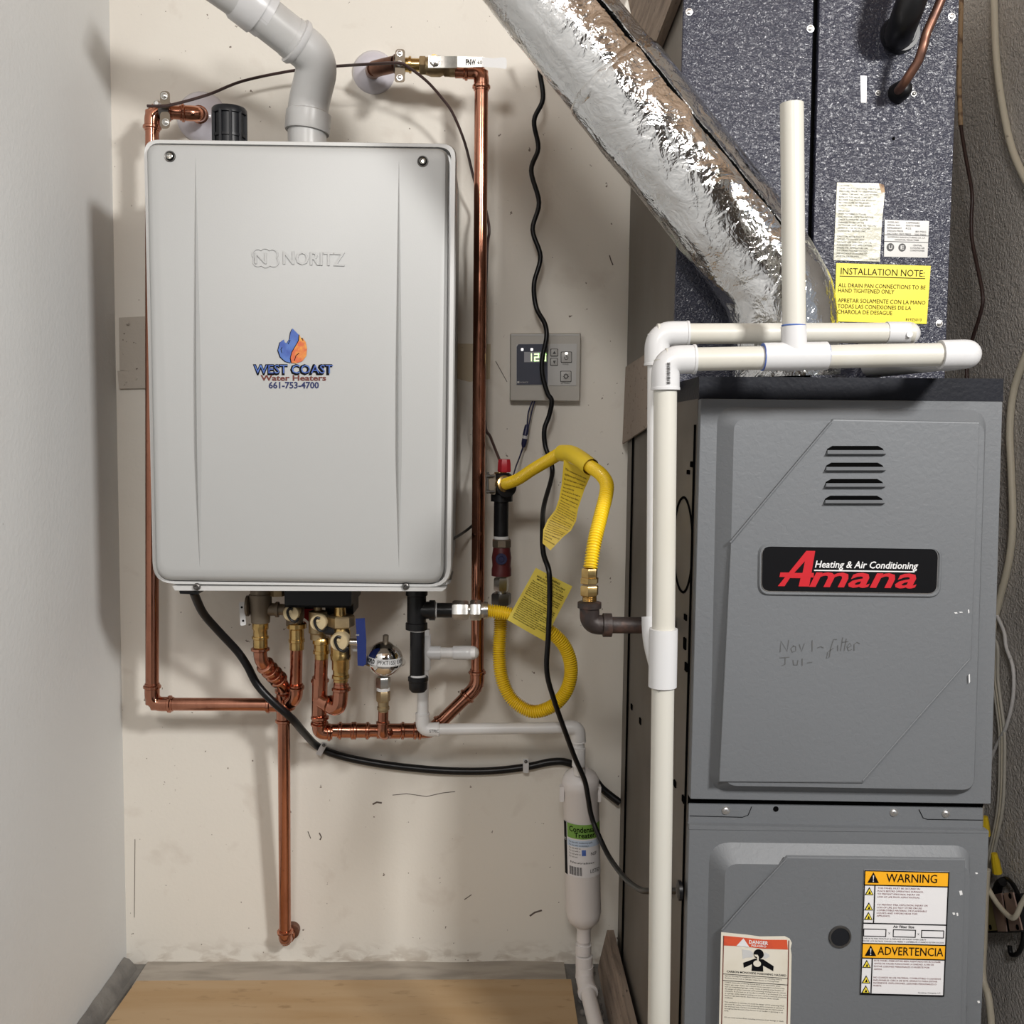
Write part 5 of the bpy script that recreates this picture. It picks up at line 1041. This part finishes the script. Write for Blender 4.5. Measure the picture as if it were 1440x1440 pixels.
# ================================================================== FOIL FLUE
fd = thing('flue_duct', 'large shiny foil wrapped flue duct slanting up left from the furnace top', 'duct', P(1104, 535, 1.235))
dpth = [(690, -105, 1.27), (735, -47, 1.262), (772, 0, 1.255), (869, 120, 1.25), (1006, 290, 1.24), (1048, 342, 1.24), (1078, 384, 1.238), (1097, 425, 1.236), (1103, 470, 1.238), (1104, 531, 1.240)]
base = resample(cr([P(*a) for a in dpth], 12), .0045); n = len(base)
R0 = S(68, 1.245); seg = 72
T = [(base[min(i+1, n-1)]-base[max(i-1, 0)]).normalized() for i in range(n)]
u = (V((0, -1, 0))-T[0]*(-T[0].y)).normalized(); rings = []; frames = []
lapx = min(range(n), key=lambda i: (base[i]-P(866, 113, 1.25)).length)
lap2 = min(range(n), key=lambda i: (base[i]-P(1060, 362, 1.24)).length)
for i in range(n):
    u = (u-T[i]*u.dot(T[i])).normalized(); w_ = T[i].cross(u); ring = []; frames.append((u.copy(), w_.copy()))
    s_ = i*.0045
    for k in range(seg):
        a = 2*math.pi*k/seg; q = V((math.cos(a)*1.6, math.sin(a)*1.6, s_*9))
        rough = 1.0 if i > lapx else .45
        d_ = noise.ridged_multi_fractal(q*1.6+V((3, 1, 7)), 1.0, 2.1, 4, 1.0, 2.0)*.0017*rough+noise.noise(q*1.1)*.0022*rough+noise.noise(V((math.cos(a)*9, math.sin(a)*9, s_*26)))*.0011
        r_ = R0*(1.0 if i < lapx else 1.025)*(1.0 if i < lap2 else 1.012)+d_
        ring.append(base[i]+(u*math.cos(a)+w_*math.sin(a))*r_)
    rings.append(ring)
b = MB(); b.loops(rings); b.build('foil_wrap', 'foil', fd, sharp=80)
# tape seam along the upper side, built from lapped strips
for a0, a1, i0, i1, nm in ((math.radians(-56), math.radians(-28), 0, lapx+2, 'seam_tape'), (math.radians(-58), math.radians(-27), lapx+1, lap2+8, 'seam_tape')):
    b = MB(); L_ = []
    for i in range(i0, i1):
        u, w_ = frames[i]; r_ = R0*(1.0 if i < lapx else 1.025)+.0024+.0010*noise.noise(V((i*.3, a0, 0)))
        wob = .04*noise.noise(V((i*.12, 5, 0)))
        L_.append([base[i]+(u*math.cos(a)+w_*math.sin(a))*(r_+e_) for a, e_ in ((a0+wob, -.003), (a0+wob+.02, 0), (a1+wob-.02, .0006), (a1+wob, -.003))])
    b.loops(L_, closed=True); b.build(nm, 'tape', fd)
gap_ = []
for i in range(0, lap2+6):
    u, w_ = frames[i]; a = math.radians(-26.5)+.04*noise.noise(V((i*.12, 5, 0))); gap_.append(base[i]+(u*math.cos(a)+w_*math.sin(a))*(R0*(1.0 if i < lapx else 1.025)+.0012))
MB().tube(gap_, .0011, 6).build('seam_gap', 'black_hole', fd)
b = MB(); L_ = []
for i in range(lapx-2, lapx+3):
    u, w_ = frames[i]; L_.append([base[i]+(u*math.cos(2*math.pi*k/48)+w_*math.sin(2*math.pi*k/48))*(R0*1.03+(.001 if lapx-2 < i < lapx+2 else -.002)) for k in range(48)])
b.loops(L_, False, False); b.build('lap_band', 'tape', fd)
# ================================================================== DRAIN PIPES IN FRONT
Yf = 1.085; s = lambda n: S(n, Yf)
pf = thing('drain_pipe', 'cream plastic drain pipe with open vent standing in front of the furnace', 'pipe', P(926, 1440, Yf))
rp = s(16.3)
q0 = P(1352, 498, Yf); q1 = P(936, 506, Yf); q2 = P(928, 1300, Yf); q3 = P(923, 1760, Yf); q3.z = .001; qt = P(1117, 501, Yf); qv = P(1113.5, 146, Yf)
MB().tube([q0, q1], rp, 22).build('pipe', 'pvc_cream', pf)
b = MB(); b.tube([q1, P(933, 900, Yf), q2, q3], rp, 22); b.build('pipe', 'pvc_cream', pf)
b = MB(); b.tube([qt, qv], rp*.98, 22, cap=False); b.lathe(qv, (qv-qt), [(0, rp*.98), (0, rp*.80), (-.03, rp*.78), (-.03, .0001)], 22, cap=False); b.build('vent_pipe', 'pvc_cream', pf)
b = MB(); b.lathe(qv-V((0, 0, .002)), Zm, [(0, rp*.8), (.001, rp*.8)], 20)
socket_elbow(pf, q1, q0, q2, rp, s(42), 'pvc_clean')
b = MB(); b.tube([P(1073, 502, Yf), P(1162, 500.5, Yf)], rp*1.22, 24); b.tube([qt, P(1116, 459, Yf)], rp*1.08, 24); b.build('tee', 'pvc_clean', pf)
b = MB(); b.lathe(P(1073, 502, Yf), -X1, [(-.001, rp*1.02), (-.001, rp*1.2), (0.0008, rp*1.2), (.0008, rp*1.0)], 22); b.lathe(P(1162, 500.5, Yf), X1, [(-.001, rp*1.02), (0.0009, rp*1.1), (.0012, rp*1.0)], 22); b.lathe(P(1116, 459, Yf), Z1, [(0, rp*1.0), (.001, rp*1.05), (.0016, rp*.99)], 22); lab(b.build('primer_ring', 'blue_print', pf), 'thin blue primer line')
b = MB(); b.tube(fillet([P(1322, 498.5, Yf), P(1364, 497.5, Yf), P(1366, 497, Yf)+V((0, .06, 0))], s(16), 8), rp*1.24, 24); b.tube([P(1366, 497, Yf)+V((0, .02, 0)), V((P(1366, 497, Yf).x-.03, YO-.001, P(1366, 497, Yf).z))], rp*1.2, 20); b.build('end_elbow', 'pvc_clean', pf)
b = MB(); bl_ = P(932.5, 927, Yf); b.lathe(P(933, 884, Yf), (P(931.5, 970, Yf)-P(933, 884, Yf)), [(0, rp*1.0), (0, rp*1.24), (.004, rp*1.25), (s(84), rp*1.25), (s(86), rp*1.0)], 26); b.build('wye', 'pvc_clean', pf)
LPV = Label([(937, 510), (943, 510), (943, 541), (937, 541)], Yf-rp*1.25)
b = MB()
for i in range(14): LPV.rect(b, .1, i/14, .9, i/14+(.03 if i % 3 else .05), .0004, .0002)
b.build('print', 'grey_ink', pf)
Yr = 1.150; rr_ = S(14.3, Yr); s = lambda n: S(n, Yr)
pr = thing('drain_pipe', 'white plastic drain pipe behind the front one, joining it at a wye', 'pipe', P(922, 900, Yr))
r0 = P(1283, 468, Yr); r1 = P(924, 469.5, Yr); r2 = P(921, 880, Yr)
MB().tube([r0, r1], rr_, 22).build('pipe', 'pvc_cream', pr); 
b = MB(); b.tube([r1, P(922, 860, Yr), P(921, 895, Yr-.002), P(929, 935, Yf+.02)], rr_*.92, 20); b.build('pipe', 'pvc_white', pr)
socket_elbow(pr, r1, r0, r2, rr_, s(44), 'pvc_clean')
b = MB(); b.tube(cr([P(918, 867, Yr-.01), P(919, 890, Yr-.015), P(922, 910, Yf+.035), P(930, 940, Yf+.01)], 5), rr_*1.12, 20); b.build('wye_arm', 'pvc_clean', pr)
b = MB(); b.tube(fillet([P(1246, 468, Yr), P(1283, 468, Yr), P(1284, 468, Yr)+V((0, .06, 0))], s(16), 8), rr_*1.08, 22); b.tube([P(1284, 468, Yr)+V((0, .02, 0)), V((P(1284, 468, Yr).x, YO-.001, P(1284, 468, Yr).z))], rr_, 18); b.build('end_elbow', 'pvc_clean', pr)
b = MB(); b.lathe(P(1279, 470, Yr-rr_*1.08), (0, -1, 0), [(0, s(4.5)), (.0008, s(4.5)), (.0008, s(3.5))], 16); b.build('mould_mark', 'pvc_clean', pr)
# ================================================================== TIMBER, CARDBOARD, PLANK
tm = MB(); tA_ = [PX(870, -60, .229), PX(968, -60, .229), PX(915, 78, .229), PX(899, 74, .229)]
tm.slab(tA_, (.012, 0, 0)); tag(tm.build('timber_brace', 'old_wood'), 'weathered timber brace behind the duct beside the coil cabinet', 'timber')
kb = MB(); kb.slab([PX(882, 516, XF-.002), PX(932, 484, XF-.002), PX(932, 588, XF-.002), PX(877.5, 624, XF-.002)], (-.003, 0, 0))
tag(kb.build('kraft_sheet', 'kraft'), 'torn brown paper facing stuck to the furnace side behind the pipes', 'sheet')
wp = MB(); A0 = PZ(861, 1352, 0); zt_ = PX(868, 1316, .236).z
wp.slab([V((.190, 1.775, 0)), V((.242, 1.775, 0)), V((.242, 1.20, 0)), V((.190, 1.20, 0))], (0, 0, .001))
wp = MB(); wp.loops([[V((.212, 1.772, .001)), V((.2405, 1.772, .001)), V((.2405, 1.772, .075)), V((.228, 1.772, .075))], [V((.212, 1.22, .001)), V((.2405, 1.22, .001)), V((.2405, 1.22, .075)), V((.228, 1.22, .075))]], smooth=False)
tag(wp.build('wood_plank', 'old_wood'), 'rough wooden plank on edge along the furnace foot', 'plank')
rb_ = MB()
for i in range(46):
    px = random.uniform(833, 864); y = random.uniform(1.60, 1.775); x = random.uniform(.17, .205)
    p = V((x, y, .004)); r_ = random.uniform(.002, .007)
    rb_.lathe(p-V((0, 0, r_*.6)), V((random.uniform(-.4, .4), random.uniform(-.4, .4), 1)), [(0, r_*.5), (r_*.5, r_), (r_*1.1, r_*.7), (r_*1.4, r_*.2)], 6)
ro = rb_.build('rubble', 'concrete'); ro['kind'] = 'stuff'; tag(ro, 'loose grey rubble and dust between drain pipe and plank', 'rubble')
# ================================================================== RIGHT WALL CABLES
XW = XR-.006
def wallx(pts, X=XW): return cr([PX(x, y, X) for x, y in pts], 6)
rw2 = thing('tie_wire', 'rust coated thin wire hanging down beside the coil cabinet', 'wire', PX(1360, 530, .70))
MB().tube(wallx([(1353, -30), (1352, 0), (1350, 70), (1349, 117), (1351, 177)], .70), S(3.4, 1.4), 10).build('coated_end', 'rust_wire', rw2)
MB().tube(wallx([(1351, 174), (1353, 190), (1359, 226), (1367, 272), (1366, 305), (1367, 338), (1375, 378), (1382, 416), (1379, 440), (1367, 478), (1360, 505), (1360, 545)], .70), S(2.6, 1.4), 10).build('wire', 'brown_wire', rw2)
tag(MB().tube(wallx([(1397, -40), (1398, 0), (1401, 78), (1409, 144), (1422, 205), (1440, 249), (1462, 290), (1480, 360), (1470, 430), (1441, 503), (1425, 552), (1420, 606), (1422, 660), (1424, 733), (1419, 788), (1405, 845), (1397, 880), (1392, 920)]), S(5, 1.42), 12).build('cream_cable', 'cable_cream'), 'long cream cable bowing out along the right wall', 'cable')
fc_ = [[(1392, 895), (1397.5, 899), (1402, 914), (1400, 953), (1404, 987), (1409, 1028), (1409.5, 1070), (1408, 1120), (1404, 1153), (1395.6, 1193), (1388, 1227), (1380, 1262)]]
fcab = thing('flat_cable', 'flat grey ribbed cable running down beside the furnace', 'cable', PX(1390, 1230, XW))
for dx, m_ in ((-3.3, 'cable_grey'), (0, 'cable_cream'), (3.3, 'cable_grey')):
    MB().tube(wallx([(x+dx*(1 if k > 2 else .4), y) for k, (x, y) in enumerate(fc_[0])]), S(2.3, 1.4), 10).build('strand', m_, fcab)
tag(MB().tube(wallx([(1398, 858), (1402, 866), (1412, 889), (1415, 910), (1424, 937), (1425.6, 966), (1422.5, 993), (1414, 1024), (1400, 1051), (1392, 1072), (1386, 1090)], XW-.0), S(2.6, 1.4), 10).build('white_wire', 'cable_white'), 'thin scuffed white wire bowed against the right wall', 'wire')
tag(MB().tube(wallx([(1388, 1222), (1386, 1253), (1383.5, 1320), (1382, 1372), (1390, 1402), (1394, 1440), (1394, 1480)], .69), S(5, 1.35), 10).build('lower_cable', 'cable_cream'), 'pale cable running down past the furnace lower right edge', 'cable')
def nut(px, py, h, label, tilt):
    b = MB(); p = PX(px, py, .715); b.lathe(p, V((tilt, 0, -1)), [(0, S(4, 1.4)), (S(h*.35, 1.4), S(5.5, 1.4)), (S(h, 1.4), S(6.5, 1.4))], 8)
    tag(b.build('wire_nut', 'wire_nut'), label, 'connector', 'yellow wire nuts')
nut(1385, 1148, 28, 'yellow wire nut at the furnace edge beside the flat cable', .1); nut(1398, 1200, 29, 'yellow wire nut just above the switch box', .22)
# switch box with plates
sb = thing('switch_box', 'black electrical box with pinkish metal plates on the right wall', 'electrical box', PX(1410, 1330, XR))
def wp_(pts, X): return [PX(x, y, X) for x, y in pts]
b = MB(); p = wp_([(1376, 1262), (1436, 1256), (1436, 1310), (1376, 1312)], XR-.03); b.slab(p, (.029, 0, 0)); b.build('body', 'black_plastic', sb)
def plate(pts, m_, X, nm='plate'):
    b = MB(); b.slab(wp_(pts, X), (.002, 0, 0)); return b.build(nm, m_, sb)
plate([(1388, 1262), (1392, 1258), (1403, 1308), (1389, 1309)], 'bracket_gold', XR-.034)
plate([(1392, 1258), (1408, 1256), (1415, 1310), (1403, 1310)], 'bracket_pink', XR-.036)
plate([(1411, 1256), (1424, 1255), (1437, 1308), (1420, 1309)], 'bracket_pink', XR-.036)
b = MB()
for x, y in ((1420.5, 1260), (1431, 1304), (1393, 1304)): b.lathe(PX(x, y, XR-.0362), (-1, 0, 0), [(0, .0035), (.0006, .0035)], 12)
b.build('plate_hole', 'black_hole', sb)
b = MB(); b.tube(wallx([(1398, 1252), (1404, 1240), (1416, 1236), (1428, 1250), (1438, 1280), (1439, 1320), (1432, 1340), (1422, 1342), (1420, 1330)], XR-.012), S(3.2, 1.4), 10); b.build('lead', 'black_rubber', sb)
b = MB(); b.tube(wallx([(1402, 1262), (1404, 1245), (1410, 1240)], XR-.02), S(6, 1.4), 10); b.build('lead', 'black_rubber', sb)
tag(MB().tube(wallx([(1386, 1244), (1391, 1252), (1402, 1270), (1416, 1286), (1424, 1291), (1430, 1286), (1436, 1272), (1446, 1255), (1456, 1240)], XR-.044), S(3.6, 1.35), 10).build('switch_wire', 'cable_cream'), 'pale wire dipping across the pink plates of the switch box', 'wire')
bpy.data.objects.remove(fo); bpy.data.curves.remove(fc)
